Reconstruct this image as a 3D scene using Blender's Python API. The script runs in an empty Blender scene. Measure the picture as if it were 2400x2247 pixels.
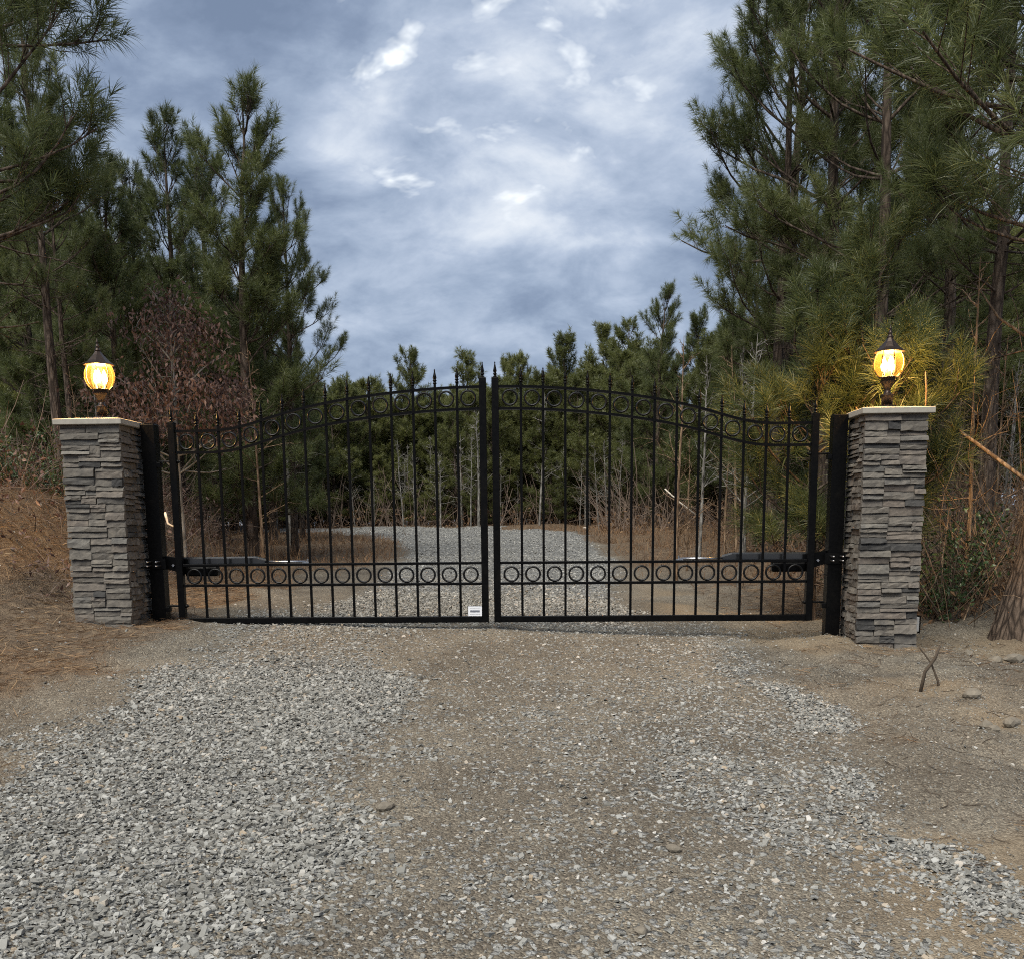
import bpy, math, random
import numpy as np
from mathutils import Matrix, Vector

# ------------------------------------------------------------------ camera, sky, sun, exposure
sc = bpy.context.scene
COL = sc.collection
FPX = 2403.0
RX = np.array([0.99909202, 0.04152636, -0.00952357])
UX = np.array([0.00253934, 0.16509567, 0.98627429])
FX = np.array([-0.04252869, 0.98540295, -0.16484032])
CAM = np.array([0.49758797, -7.95951488, 0.76622484])
PPY = 1625.15
cd = bpy.data.cameras.new('camera')
cd.sensor_fit = 'HORIZONTAL'; cd.sensor_width = 36.0; cd.lens = 36.0 * FPX / 2400.0
cd.shift_y = (PPY - 1123.5) / 2400.0
cd.clip_start = 0.05; cd.clip_end = 2000
cam = bpy.data.objects.new('camera', cd); COL.objects.link(cam)
cam.matrix_world = Matrix(((RX[0], UX[0], -FX[0], CAM[0]), (RX[1], UX[1], -FX[1], CAM[1]),
                           (RX[2], UX[2], -FX[2], CAM[2]), (0, 0, 0, 1)))
sc.camera = cam

SUN_EL, SUN_AZ = 55.0, 205.0          # degrees; azimuth measured from +Y towards +X
SKY = 0.35
HOLE_W = 4.0
SKY_LOC = (7.3, 2.2, 1.0)
w = bpy.data.worlds.new('World'); sc.world = w; w.use_nodes = True
nt = w.node_tree; nt.nodes.clear()
def N(t, kind, **kw):
    n = t.nodes.new(kind)
    for k, v in kw.items():
        if k == 'ins':
            for a, b in v.items(): n.inputs[a].default_value = b
        else: setattr(n, k, v)
    return n
def L(t, a, ao, b, bi): t.links.new(a.outputs[ao], b.inputs[bi])
def MATH(t, op, a, b=None, c=None, clamp=False):
    n = t.nodes.new('ShaderNodeMath'); n.operation = op; n.use_clamp = clamp
    for i, v in enumerate((a, b, c)):
        if v is None: continue
        if isinstance(v, (int, float)): n.inputs[i].default_value = v
        else: t.links.new(v, n.inputs[i])
    return n.outputs[0]
def RAMP(t, fac, stops, interp='LINEAR'):
    n = t.nodes.new('ShaderNodeValToRGB'); cr = n.color_ramp; cr.interpolation = interp
    while len(cr.elements) < len(stops): cr.elements.new(0.5)
    for e, (p, c) in zip(cr.elements, stops):
        e.position = p; e.color = (c[0], c[1], c[2], 1) if isinstance(c, (tuple, list)) else (c, c, c, 1)
    t.links.new(fac, n.inputs[0]); return n.outputs[0]
def MIX(t, fac, a, b, blend='MIX'):
    n = t.nodes.new('ShaderNodeMix'); n.data_type = 'RGBA'; n.blend_type = blend
    for idx, v in ((0, fac), (6, a), (7, b)):
        if isinstance(v, (int, float)): n.inputs[idx].default_value = v
        elif isinstance(v, (tuple, list)): n.inputs[idx].default_value = (v[0], v[1], v[2], 1)
        else: t.links.new(v, n.inputs[idx])
    return n.outputs[2]

tc = N(nt, 'ShaderNodeTexCoord')
sep = N(nt, 'ShaderNodeSeparateXYZ'); L(nt, tc, 'Generated', sep, 0)
zc = MATH(nt, 'MAXIMUM', sep.outputs[2], 0.0)
den = MATH(nt, 'ADD', zc, 0.55)
cu = MATH(nt, 'DIVIDE', sep.outputs[0], den); cv = MATH(nt, 'DIVIDE', sep.outputs[1], den)
cmb = N(nt, 'ShaderNodeCombineXYZ'); nt.links.new(cu, cmb.inputs[0]); nt.links.new(cv, cmb.inputs[1])
mp = N(nt, 'ShaderNodeMapping'); L(nt, cmb, 0, mp, 'Vector')
mp.inputs['Location'].default_value = SKY_LOC; mp.inputs['Rotation'].default_value = (0, 0, math.radians(-35))
mp.inputs['Scale'].default_value = (1.15, 1.6, 1)
def SN(scale, detail, rough, dist, off=0.0):
    n = N(nt, 'ShaderNodeTexNoise', noise_dimensions='4D', ins={'Scale': scale, 'Detail': detail, 'Roughness': rough, 'Distortion': dist, 'W': off}); L(nt, mp, 0, n, 'Vector'); return n.outputs[0]
big = SN(2.0, 3.0, 0.5, 0.3, 0.3); med = SN(5.6, 8.0, 0.56, 0.35, 5.0); wisp = SN(16.0, 6.0, 0.6, 0.4, 9.0)
mixn = MATH(nt, 'ADD', MATH(nt, 'ADD', MATH(nt, 'MULTIPLY', big, 0.42), MATH(nt, 'MULTIPLY', med, 0.44)), MATH(nt, 'MULTIPLY', wisp, 0.14))
# the thin place in the cloud deck, high ahead, where the bright sky shows through in torn holes
brk_dir = (Vector(FX) + Vector(RX) * ((1130 - 1200) / FPX) - Vector(UX) * ((150 - PPY) / FPX)).normalized()
dot = N(nt, 'ShaderNodeVectorMath', operation='DOT_PRODUCT'); L(nt, tc, 'Generated', dot, 0); dot.inputs[1].default_value = brk_dir
lobe = MATH(nt, 'DIVIDE', MATH(nt, 'SUBTRACT', dot.outputs['Value'], 0.982), 0.018, clamp=True)
mixn = MATH(nt, 'ADD', mixn, MATH(nt, 'MULTIPLY', lobe, 0.05))
cloud = RAMP(nt, mixn, [(0.39, (0.178, 0.235, 0.345)), (0.44, (0.232, 0.297, 0.42)), (0.49, (0.325, 0.40, 0.53)), (0.54, (0.44, 0.515, 0.645)), (0.59, (0.61, 0.675, 0.775)), (0.65, (0.80, 0.84, 0.89))])
holes = SN(11.0, 4.0, 0.55, 0.3, HOLE_W)
hv = MATH(nt, 'ADD', MATH(nt, 'MULTIPLY', lobe, 0.205), holes)
cloud = MIX(nt, RAMP(nt, hv, [(0.715, 0.0), (0.79, 0.3), (0.89, 1.0)]), cloud, (1.3, 1.33, 1.3))
sky = N(nt, 'ShaderNodeTexSky', sky_type='NISHITA', sun_disc=False)
sky.sun_elevation = math.radians(SUN_EL); sky.sun_rotation = math.radians(SUN_AZ)
skyc = MIX(nt, 1.0, sky.outputs[0], (0.07, 0.07, 0.07), 'MULTIPLY')
skyall = MIX(nt, 0.90, skyc, cloud)
bg = N(nt, 'ShaderNodeBackground', ins={'Strength': SKY}); nt.links.new(skyall, bg.inputs[0])
wo = N(nt, 'ShaderNodeOutputWorld'); L(nt, bg, 0, wo, 0)

sl = bpy.data.lights.new('sun', 'SUN'); sl.energy = 1.5; sl.angle = math.radians(45); sl.color = (1.0, 0.95, 0.85)
so = bpy.data.objects.new('sun', sl); COL.objects.link(so)
sd = Vector((math.sin(math.radians(SUN_AZ)) * math.cos(math.radians(SUN_EL)), math.cos(math.radians(SUN_AZ)) * math.cos(math.radians(SUN_EL)), math.sin(math.radians(SUN_EL))))
so.rotation_euler = (-sd).to_track_quat('-Z', 'Y').to_euler()
sc.view_settings.view_transform = 'Standard'; sc.view_settings.look = 'None'
sc.view_settings.exposure = 1.74; sc.view_settings.gamma = 1.0; sc.view_settings.use_curve_mapping = False
cy = sc.cycles if hasattr(sc, 'cycles') else None
sc.render.engine = 'CYCLES'
sc.cycles.use_denoising = False; sc.cycles.pixel_filter_type = 'BLACKMAN_HARRIS'; sc.cycles.filter_width = 1.05
sc.cycles.max_bounces = 4; sc.cycles.diffuse_bounces = 3; sc.cycles.glossy_bounces = 2
sc.cycles.transmission_bounces = 5; sc.cycles.transparent_max_bounces = 12
sc.cycles.sample_clamp_indirect = 2.0; sc.cycles.sample_clamp_direct = 5.0; sc.cycles.caustics_reflective = False; sc.cycles.caustics_refractive = False

# ------------------------------------------------------------------ helpers
rng = np.random.default_rng(7)
def at(px, py, Y):
    d = FX + RX * (px - 1200) / FPX - UX * (py - PPY) / FPX
    return CAM + d * ((Y - CAM[1]) / d[1])
def tag(o, label, cat, group=None, kind=None):
    o['label'] = label
    if cat: o['category'] = cat
    if group: o['group'] = group
    if kind: o['kind'] = kind
    return o
def link(o, parent=None):
    COL.objects.link(o)
    if parent is not None: o.parent = parent
    return o
def empty(name, loc=(0, 0, 0), rz=0.0):
    o = bpy.data.objects.new(name, None); o.location = loc; o.rotation_euler = (0, 0, rz); o.empty_display_size = 0.1
    return link(o)
def mesh(name, V, T=None, Q=None, smooth=False, tint=None, mat=None):
    """V (n,3); T (t,3) triangles; Q (q,4) quads; tint per-vertex float -> attribute 'tint' (value or rgb)"""
    V = np.asarray(V, np.float32)
    T = np.zeros((0, 3), np.int32) if T is None else np.asarray(T, np.int32).reshape(-1, 3)
    Q = np.zeros((0, 4), np.int32) if Q is None else np.asarray(Q, np.int32).reshape(-1, 4)
    me = bpy.data.meshes.new(name)
    me.vertices.add(len(V)); me.vertices.foreach_set('co', V.ravel())
    nl = T.size + Q.size
    me.loops.add(nl); me.loops.foreach_set('vertex_index', np.concatenate([T.ravel(), Q.ravel()]))
    npoly = len(T) + len(Q)
    me.polygons.add(npoly)
    ls = np.concatenate([np.arange(len(T)) * 3, T.size + np.arange(len(Q)) * 4]).astype(np.int32)
    me.polygons.foreach_set('loop_start', ls)
    me.polygons.foreach_set('use_smooth', np.full(npoly, bool(smooth)))
    if tint is not None:
        tint = np.asarray(tint, np.float32)
        if tint.ndim == 1:
            a = me.attributes.new('tint', 'FLOAT', 'POINT'); a.data.foreach_set('value', tint)
        else:
            a = me.attributes.new('tint', 'FLOAT_VECTOR', 'POINT'); a.data.foreach_set('vector', tint.ravel())
    me.update(calc_edges=True)
    if mat is not None: me.materials.append(mat)
    return me
def obj(name, me, parent=None, loc=None):
    o = bpy.data.objects.new(name, me)
    if loc is not None: o.location = loc
    return link(o, parent)
class MB:
    """collects shapes for ONE part"""
    def __init__(s): s.V = []; s.Q = []; s.T = []; s.n = 0
    def add(s, V, Q=None, T=None):
        V = np.asarray(V, float).reshape(-1, 3)
        if Q is not None and len(Q): s.Q.append(np.asarray(Q).reshape(-1, 4) + s.n)
        if T is not None and len(T): s.T.append(np.asarray(T).reshape(-1, 3) + s.n)
        s.V.append(V); s.n += len(V); return s
    def box(s, x0, x1, y0, y1, z0, z1, bev=0.0):
        if bev <= 0:
            V = [(x, y, z) for z in (z0, z1) for y in (y0, y1) for x in (x0, x1)]
            return s.add(V, [(0, 2, 3, 1), (4, 5, 7, 6), (0, 1, 5, 4), (2, 6, 7, 3), (0, 4, 6, 2), (1, 3, 7, 5)])
        import bmesh
        bm = bmesh.new(); bmesh.ops.create_cube(bm, size=1.0)
        for v in bm.verts:
            v.co = Vector(((x0 + x1) / 2 + v.co.x * (x1 - x0), (y0 + y1) / 2 + v.co.y * (y1 - y0), (z0 + z1) / 2 + v.co.z * (z1 - z0)))
        bmesh.ops.bevel(bm, geom=bm.edges[:], offset=bev, segments=2, affect='EDGES', profile=0.5)
        bmesh.ops.triangulate(bm, faces=bm.faces[:]); bm.verts.index_update()
        s.add([v.co[:] for v in bm.verts], None, [[v.index for v in f.verts] for f in bm.faces]); bm.free(); return s
    def lathe(s, prof, c=(0, 0, 0), k=16, rot=0.0):
        """prof: list of (r, z); axis +Z"""
        prof = np.asarray(prof, float); a = np.arange(k) / k * 2 * np.pi + rot
        V = np.stack([prof[:, 0][:, None] * np.cos(a), prof[:, 0][:, None] * np.sin(a), np.repeat(prof[:, 1][:, None], k, 1)], -1).reshape(-1, 3) + np.asarray(c)
        Q = []
        for i in range(len(prof) - 1):
            for j in range(k): Q.append((i * k + j, i * k + (j + 1) % k, (i + 1) * k + (j + 1) % k, (i + 1) * k + j))
        n0 = len(V); V = np.vstack([V, [[c[0], c[1], c[2] + prof[0, 1]], [c[0], c[1], c[2] + prof[-1, 1]]]])
        T = [(n0, (j + 1) % k, j) for j in range(k)] + [(n0 + 1, (len(prof) - 1) * k + j, (len(prof) - 1) * k + (j + 1) % k) for j in range(k)]
        return s.add(V, Q, T)
    def tube(s, pts, rad, k=6):
        pts = np.asarray(pts, float); rad = np.broadcast_to(np.asarray(rad, float), (len(pts),))
        V, Q, _ = tubes(pts[None], rad[None], k); 
        m = len(pts); T = [(0, j + 1, j) for j in range(1, k - 1)] + [((m - 1) * k, (m - 1) * k + j, (m - 1) * k + j + 1) for j in range(1, k - 1)]
        return s.add(V, Q, T)
    def build(s, name, mat, parent=None, smooth=False, loc=None):
        V = np.vstack(s.V); Q = np.vstack(s.Q) if s.Q else None; T = np.vstack(s.T) if s.T else None
        return obj(name, mesh(name, V, T, Q, smooth, mat=mat), parent, loc)
def tubes(P, R, k=4):
    """P (n,m,3) polylines, R (n,m) radii -> V, Q, owner"""
    n, m, _ = P.shape
    t = np.gradient(P, axis=1); t /= np.linalg.norm(t, axis=2, keepdims=True) + 1e-9
    ref = np.where(np.abs(t[..., 2:3]) > 0.9, np.array([1.0, 0, 0]), np.array([0, 0, 1.0]))
    a = np.cross(t, ref); a /= np.linalg.norm(a, axis=2, keepdims=True) + 1e-9
    b = np.cross(t, a)
    ang = np.arange(k) / k * 2 * np.pi
    V = P[:, :, None, :] + R[:, :, None, None] * (a[:, :, None, :] * np.cos(ang)[None, None, :, None] + b[:, :, None, :] * np.sin(ang)[None, None, :, None])
    idx = np.arange(n * m * k).reshape(n, m, k)
    i0 = idx[:, :-1, :]; i1 = idx[:, 1:, :]
    Q = np.stack([i0, np.roll(i0, -1, 2), np.roll(i1, -1, 2), i1], -1).reshape(-1, 4)
    owner = np.repeat(np.arange(n), m * k)
    return V.reshape(-1, 3), Q, owner
def vnoise(x, y, seed=0):
    x = np.asarray(x, float); y = np.asarray(y, float)
    xi = np.floor(x).astype(np.int64); yi = np.floor(y).astype(np.int64); xf = x - xi; yf = y - yi
    def h(a, b):
        v = (a * 374761393 + b * 668265263 + seed * 2147483647) & 0xFFFFFFFF
        v = ((v ^ (v >> 13)) * 1274126177) & 0xFFFFFFFF
        return ((v ^ (v >> 16)) & 0xFFFF) / 65535.0
    u = xf * xf * (3 - 2 * xf); v = yf * yf * (3 - 2 * yf)
    return (h(xi, yi) * (1 - u) + h(xi + 1, yi) * u) * (1 - v) + (h(xi, yi + 1) * (1 - u) + h(xi + 1, yi + 1) * u) * v
def fbm(x, y, seed=0, o=4):
    s = 0; a = 0.5; f = 1.0; tot = 0
    for i in range(o):
        s = s + a * vnoise(np.asarray(x) * f + 17.3 * i, np.asarray(y) * f - 9.1 * i, seed + i); tot += a; a *= 0.5; f *= 2.03
    return s / tot
def sstep(t): t = np.clip(t, 0, 1); return t * t * (3 - 2 * t)

# ------------------------------------------------------------------ terrain shape and what covers it
def road_mid(y):      # centre line of the drive, in metres
    return np.interp(y, [-12, -5, -1, 0, 8, 14, 18, 21, 23.5, 60], [0.3, -0.05, -0.1, -0.1, -0.25, -0.75, -1.7, -4.0, -9.0, -30])
def bank(x, y):
    toe = np.interp(y, [-3, -1, 0, 2, 8, 14, 22, 40], [-4.9, -3.75, -3.45, -3.2, -4.2, -6.6, -9.5, -10])
    hgt = np.interp(y, [-2.2, -0.6, 0.6, 8, 14, 22], [0.0, 0.45, 1.0, 0.95, 0.5, 0.1])
    return hgt * sstep((toe - x) / 1.5)
def H(x, y):
    x = np.asarray(x, float); y = np.asarray(y, float)
    z = np.interp(y, [-60, -12, -8, -4, -1, 0, 1, 5, 12, 20, 26, 32, 60, 400], [-1.4, -1.0, -0.70, -0.38, -0.135, -0.06, -0.03, 0.1, 0.32, 0.56, 0.66, 0.66, 0.3, -2.0])
    z = z - 0.034 * np.clip(x, -3.4, 3.4) * np.exp(-(y / 5.0) ** 2)
    z = z + bank(x, y)
    z = z + 0.32 * sstep((x - 3.3) / 2.5) * sstep((y + 0.6) / 2.0)
    z = z + np.where(y > 2, 0.15 * sstep((x - 2.2) / 3) * sstep((y - 2) / 4), 0)
    rough = sstep((np.abs(x - road_mid(y)) - 1.7) / 0.8)
    z = z + (fbm(x * 1.3, y * 1.3, 3) - 0.5) * (0.05 + 0.16 * rough) + (fbm(x * 7, y * 7, 9, 3) - 0.5) * (0.014 + 0.065 * rough)
    z = z + 0.05 * np.exp(-((x - 2.62) / 0.25) ** 2 - ((y + 0.1) / 0.25) ** 2)
    return z
def gravel(x, y):
    """0..1 how much of the ground is covered by loose stone"""
    e = (fbm(x * 0.9, y * 0.9, 21) - 0.5) * 1.0 + (fbm(x * 5.0, y * 5.0, 23) - 0.5) * 0.5
    left = sstep((x + 2.3 + 0.05 * y + e * 0.9) / 0.5) * sstep((-0.10 - x + e * 0.7 + np.where(y > -1.5, -0.25, 0)) / 0.6)
    bleach = np.interp(y, [-6, -2.3, -1.5, -0.95, -0.45, 0.1], [1, 1, 0.8, 0.35, 0.35, 0.75])
    left = left * bleach * (0.68 + 0.32 * sstep((fbm(x * 1.1 + 9, y * 0.8, 27) - 0.36) / 0.14))
    r = fbm(x * 1.7 + 5, y * 1.3, 33)
    right = sstep((x - 0.1 + e * 0.6) / 0.4) * sstep((2.05 - x + e * 0.7 + 0.03 * y) / 0.35) * (0.16 + 0.28 * sstep((r - 0.48) / 0.26))
    edge = np.exp(-((x - 1.85 - 0.12 * np.sin(y * 2.2) + np.clip(y + 2.2, 0, 3) * 0.14) / 0.17) ** 2) * sstep((-0.9 - y) / 0.4) * sstep((fbm(x * 2, y * 2, 44) - 0.36) / 0.15)
    mid = 0.10 + 0.12 * sstep((fbm(x * 1.5, y * 1.5, 90) - 0.4) / 0.2)
    mid = mid * sstep((x + 2.2) / 0.5) * sstep((2.1 - x) / 0.5)
    front = np.maximum.reduce([left, right, 0.85 * edge, mid])
    hw = np.interp(y, [0, 6, 14, 18, 21, 26], [1.5, 1.6, 2.15, 2.9, 3.2, 2.4])
    back = sstep((hw - np.abs(x - road_mid(y)) + e * 0.5) / 0.35)
    strip = ((y > 19.2 + 0.25 * np.sin(x)) & (y < 25) & (x < -1)) * 1.0
    back = np.maximum(back * 0.93 * (y < 24.5), strip)
    t = sstep((y + 0.3) / 1.8)
    return np.clip(front * (1 - t) + back * t, 0, 1)
def straw(x, y):
    """0..1 pine straw and dead grass"""
    e = fbm(x * 1.1, y * 1.1, 51) - 0.5
    lf = sstep((-2.15 - x + e * 1.6 - 0.02 * y) / 0.6)
    rt = sstep((x - 2.35 + e * 1.2) / 0.8) * sstep((y - 1.2 + e) / 0.8) + 0.3 * sstep((fbm(x * 2, y * 2, 61) - 0.5) / 0.1) * (x > 2.0)
    bk = sstep((np.abs(x - road_mid(y)) - 1.7 + e) / 0.5) * sstep((y - 4.5) / 2.5)
    return np.clip(np.maximum.reduce([lf * 0.9, rt, bk]) * (1 - gravel(x, y)), 0, 1)

# ------------------------------------------------------------------ materials
def new_mat(name):
    m = bpy.data.materials.new(name); m.use_nodes = True; m.node_tree.nodes.clear(); return m, m.node_tree
def finish(t, bsdf): 
    o = t.nodes.new('ShaderNodeOutputMaterial'); t.links.new(bsdf, o.inputs[0])
def NOISE(t, scale, detail=4, rough=0.55, vec=None, dist=0.0):
    n = N(t, 'ShaderNodeTexNoise', ins={'Scale': scale, 'Detail': detail, 'Roughness': rough, 'Distortion': dist})
    if vec is not None: t.links.new(vec, n.inputs['Vector'])
    return n.outputs[0]
def BUMP(t, h, strength, dist):
    n = N(t, 'ShaderNodeBump', ins={'Strength': strength, 'Distance': dist}); t.links.new(h, n.inputs['Height']); return n.outputs[0]
def PRIN(t, col, rough, nrm=None, metal=0.0, spec=0.5, **kw):
    b = t.nodes.new('ShaderNodeBsdfPrincipled')
    for k, v in (('Base Color', col), ('Roughness', rough), ('Metallic', metal), ('Specular IOR Level', spec)):
        if isinstance(v, (tuple, list)): b.inputs[k].default_value = (v[0], v[1], v[2], 1)
        elif isinstance(v, (int, float)): b.inputs[k].default_value = v
        else: t.links.new(v, b.inputs[k])
    for k, v in kw.items(): b.inputs[k].default_value = v
    if nrm is not None: t.links.new(nrm, b.inputs['Normal'])
    return b.outputs[0]
def ATTR(t, name): 
    n = t.nodes.new('ShaderNodeAttribute'); n.attribute_name = name; return n
def POS(t): return t.nodes.new('ShaderNodeNewGeometry').outputs['Position']
def OBJC(t): return t.nodes.new('ShaderNodeTexCoord').outputs['Object']
def ORND(t): return t.nodes.new('ShaderNodeObjectInfo').outputs['Random']

def mat_ground():
    m, t = new_mat('earth'); p = POS(t)
    a = ATTR(t, 'tint'); s = N(t, 'ShaderNodeSeparateXYZ'); t.links.new(a.outputs['Vector'], s.inputs[0])
    g, st, wet = s.outputs[0], s.outputs[1], s.outputs[2]
    nb = NOISE(t, 1.7, 6, 0.6, p); nf = NOISE(t, 38, 4, 0.65, p); nm = NOISE(t, 14, 6, 0.7, p)
    dirt = RAMP(t, nb, [(0.3, (0.122, 0.108, 0.086)), (0.5, (0.188, 0.168, 0.134)), (0.7, (0.262, 0.236, 0.188))])
    dirt = MIX(t, MATH(t, 'MULTIPLY', RAMP(t, nf, [(0.35, 0.0), (0.65, 1.0)]), 0.45), dirt, (0.085, 0.065, 0.048))
    v2 = N(t, 'ShaderNodeTexVoronoi', ins={'Scale': 115.0, 'Randomness': 1.0}); t.links.new(p, v2.inputs['Vector'])
    v2s = N(t, 'ShaderNodeSeparateColor'); t.links.new(v2.outputs['Color'], v2s.inputs[0])
    dirt = MIX(t, 1.0, dirt, RAMP(t, v2s.outputs[0], [(0.0, (0.62, 0.6, 0.58)), (0.6, (1.0, 1.0, 1.0)), (0.9, (1.25, 1.24, 1.22)), (1.0, (1.9, 1.88, 1.82))]), 'MULTIPLY')
    dirt = MIX(t, wet, dirt, (0.27, 0.205, 0.13))
    strawc = RAMP(t, nm, [(0.3, (0.060, 0.043, 0.029)), (0.5, (0.132, 0.093, 0.060)), (0.7, (0.225, 0.165, 0.105))])
    c = MIX(t, st, dirt, strawc)
    vor = N(t, 'ShaderNodeTexVoronoi', ins={'Scale': 42.0, 'Randomness': 1.0}); t.links.new(p, vor.inputs['Vector'])
    vs = N(t, 'ShaderNodeSeparateColor'); t.links.new(vor.outputs['Color'], vs.inputs[0])
    gr = RAMP(t, vs.outputs[0], [(0.0, (0.14, 0.138, 0.127)), (0.5, (0.26, 0.258, 0.243)), (1.0, (0.43, 0.43, 0.412))])
    gm = MATH(t, 'GREATER_THAN', MATH(t, 'MULTIPLY_ADD', g, 1.15, -0.05), vs.outputs[1])
    gap_shade = RAMP(t, vor.outputs['Distance'], [(0.35, 1.0), (0.75, 0.35)])  # shade in the gaps between pebbles, painted as darker colour towards cell edges
    gr = MIX(t, 1.0, gr, gap_shade, 'MULTIPLY')
    c = MIX(t, gm, c, gr)
    h = MATH(t, 'ADD', MATH(t, 'MULTIPLY', MATH(t, 'SUBTRACT', 1.0, vor.outputs['Distance']), MATH(t, 'MULTIPLY', gm, 0.5)), MATH(t, 'ADD', MATH(t, 'MULTIPLY', nf, 0.6), MATH(t, 'MULTIPLY', v2.outputs['Distance'], -0.35)))
    finish(t, PRIN(t, c, 0.95, BUMP(t, h, 1.0, 0.03), spec=0.2)); return m
def mat_pebble():
    m, t = new_mat('crushed_stone'); a = ATTR(t, 'tint'); p = POS(t)
    c = RAMP(t, a.outputs['Fac'], [(0.0, (0.06, 0.059, 0.053)), (0.25, (0.17, 0.17, 0.156)), (0.6, (0.29, 0.291, 0.272)), (0.85, (0.44, 0.44, 0.415)), (0.93, (0.36, 0.28, 0.19)), (1.0, (0.62, 0.60, 0.56))])
    c = MIX(t, MATH(t, 'MULTIPLY', NOISE(t, 70, 3, 0.6, p), 0.5), c, (0.15, 0.135, 0.11))
    finish(t, PRIN(t, c, 0.85, BUMP(t, NOISE(t, 160, 3, 0.6, p), 0.4, 0.004), spec=0.3)); return m
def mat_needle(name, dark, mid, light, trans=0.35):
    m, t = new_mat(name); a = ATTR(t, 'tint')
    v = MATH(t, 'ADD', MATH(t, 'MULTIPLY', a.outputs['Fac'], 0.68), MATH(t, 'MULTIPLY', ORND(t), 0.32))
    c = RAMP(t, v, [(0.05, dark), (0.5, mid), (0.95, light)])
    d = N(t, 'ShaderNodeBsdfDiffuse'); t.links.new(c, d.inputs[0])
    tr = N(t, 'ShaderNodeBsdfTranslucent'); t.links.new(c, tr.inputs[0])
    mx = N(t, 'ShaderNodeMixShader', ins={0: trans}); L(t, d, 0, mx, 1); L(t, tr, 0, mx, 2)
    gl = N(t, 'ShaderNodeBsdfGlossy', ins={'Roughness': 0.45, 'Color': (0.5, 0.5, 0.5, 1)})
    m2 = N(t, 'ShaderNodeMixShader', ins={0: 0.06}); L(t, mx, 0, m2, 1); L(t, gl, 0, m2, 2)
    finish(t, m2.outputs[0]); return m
def mat_bark(name, a_, b_, c_, sx=14, sz=3.5, bump=0.7):
    m, t = new_mat(name); o = OBJC(t)
    mpn = N(t, 'ShaderNodeMapping'); t.links.new(o, mpn.inputs[0]); mpn.inputs['Scale'].default_value = (sx, sx, sz)
    v = mpn.outputs[0]
    n = NOISE(t, 1.0, 6, 0.62, v, 0.6)
    vr = N(t, 'ShaderNodeTexVoronoi', feature='DISTANCE_TO_EDGE', ins={'Scale': 0.9}); t.links.new(v, vr.inputs['Vector'])
    k = MATH(t, 'MULTIPLY', n, RAMP(t, vr.outputs[0], [(0.0, 0.42), (0.26, 1.0)]))
    c = RAMP(t, k, [(0.2, a_), (0.45, b_), (0.68, c_)])
    finish(t, PRIN(t, c, 0.92, BUMP(t, k, bump, 0.03), spec=0.2)); return m
def mat_paint(name='black_powder_coat', spec=0.10, **kw):
    m, t = new_mat(name); o = OBJC(t)
    n = NOISE(t, 60, 3, 0.6, o)
    c = RAMP(t, n, [(0.3, (0.0012, 0.0012, 0.0014)), (0.7, (0.0028, 0.0028, 0.003))])
    dust = MATH(t, 'MULTIPLY', RAMP(t, NOISE(t, 9, 5, 0.65, o), [(0.5, 0.0), (0.8, 1.0)]), 0.018)
    c = MIX(t, dust, c, (0.2, 0.17, 0.13))
    finish(t, PRIN(t, c, RAMP(t, n, [(0.2, 0.30), (0.8, 0.42)]), BUMP(t, NOISE(t, 300, 2, 0.5, o), 0.08, 0.001), spec=spec, **kw)); return m
def mat_simple(name, col, rough, metal=0.0, var=0.25, scale=20, bump=0.2, spec=0.5):
    m, t = new_mat(name); o = OBJC(t); n = NOISE(t, scale, 5, 0.6, o)
    c = RAMP(t, n, [(0.25, tuple(v * (1 - var) for v in col)), (0.75, tuple(min(1, v * (1 + var)) for v in col))])
    finish(t, PRIN(t, c, rough, BUMP(t, n, bump, 0.004), metal, spec)); return m
def mat_stone():
    m, t = new_mat('ledge_stone'); o = OBJC(t); r = ORND(t)
    c = RAMP(t, r, [(0.0, (0.050, 0.050, 0.050)), (0.07, (0.068, 0.067, 0.065)), (0.08, (0.132, 0.122, 0.108)), (0.35, (0.158, 0.147, 0.130)), (0.6, (0.180, 0.165, 0.145)), (0.8, (0.165, 0.142, 0.122)), (0.9, (0.140, 0.137, 0.128)), (1.0, (0.205, 0.193, 0.172))])
    n = NOISE(t, 16, 6, 0.65, POS(t)); n2 = NOISE(t, 70, 4, 0.6, POS(t))
    c = MIX(t, 1.0, c, RAMP(t, n, [(0.28, (0.5, 0.5, 0.51)), (0.55, (0.84, 0.82, 0.79)), (0.75, (1.08, 1.03, 0.95))]), 'MULTIPLY')
    vst = N(t, 'ShaderNodeTexVoronoi', feature='F1', ins={'Scale': 34.0}); t.links.new(POS(t), vst.inputs['Vector'])
    h = MATH(t, 'ADD', MATH(t, 'MULTIPLY', n, 0.5), MATH(t, 'ADD', MATH(t, 'MULTIPLY', vst.outputs['Distance'], 0.9), MATH(t, 'MULTIPLY', n2, 0.3)))
    finish(t, PRIN(t, c, 0.86, BUMP(t, h, 0.7, 0.006), spec=0.3)); return m
M_GROUND = mat_ground(); M_PEB = mat_pebble()
M_NEEDLE = mat_needle('pine_needles', (0.042, 0.054, 0.022), (0.116, 0.142, 0.050), (0.20, 0.215, 0.078), 0.5)
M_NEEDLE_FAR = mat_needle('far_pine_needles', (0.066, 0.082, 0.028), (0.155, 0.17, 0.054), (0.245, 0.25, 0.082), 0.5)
M_BARK = mat_bark('pine_bark', (0.030, 0.022, 0.017), (0.095, 0.072, 0.056), (0.17, 0.135, 0.108))
M_BARK_NEAR = mat_bark('plated_bark', (0.030, 0.022, 0.017), (0.12, 0.088, 0.066), (0.20, 0.155, 0.12), 24, 2.6, 1.0)
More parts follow.
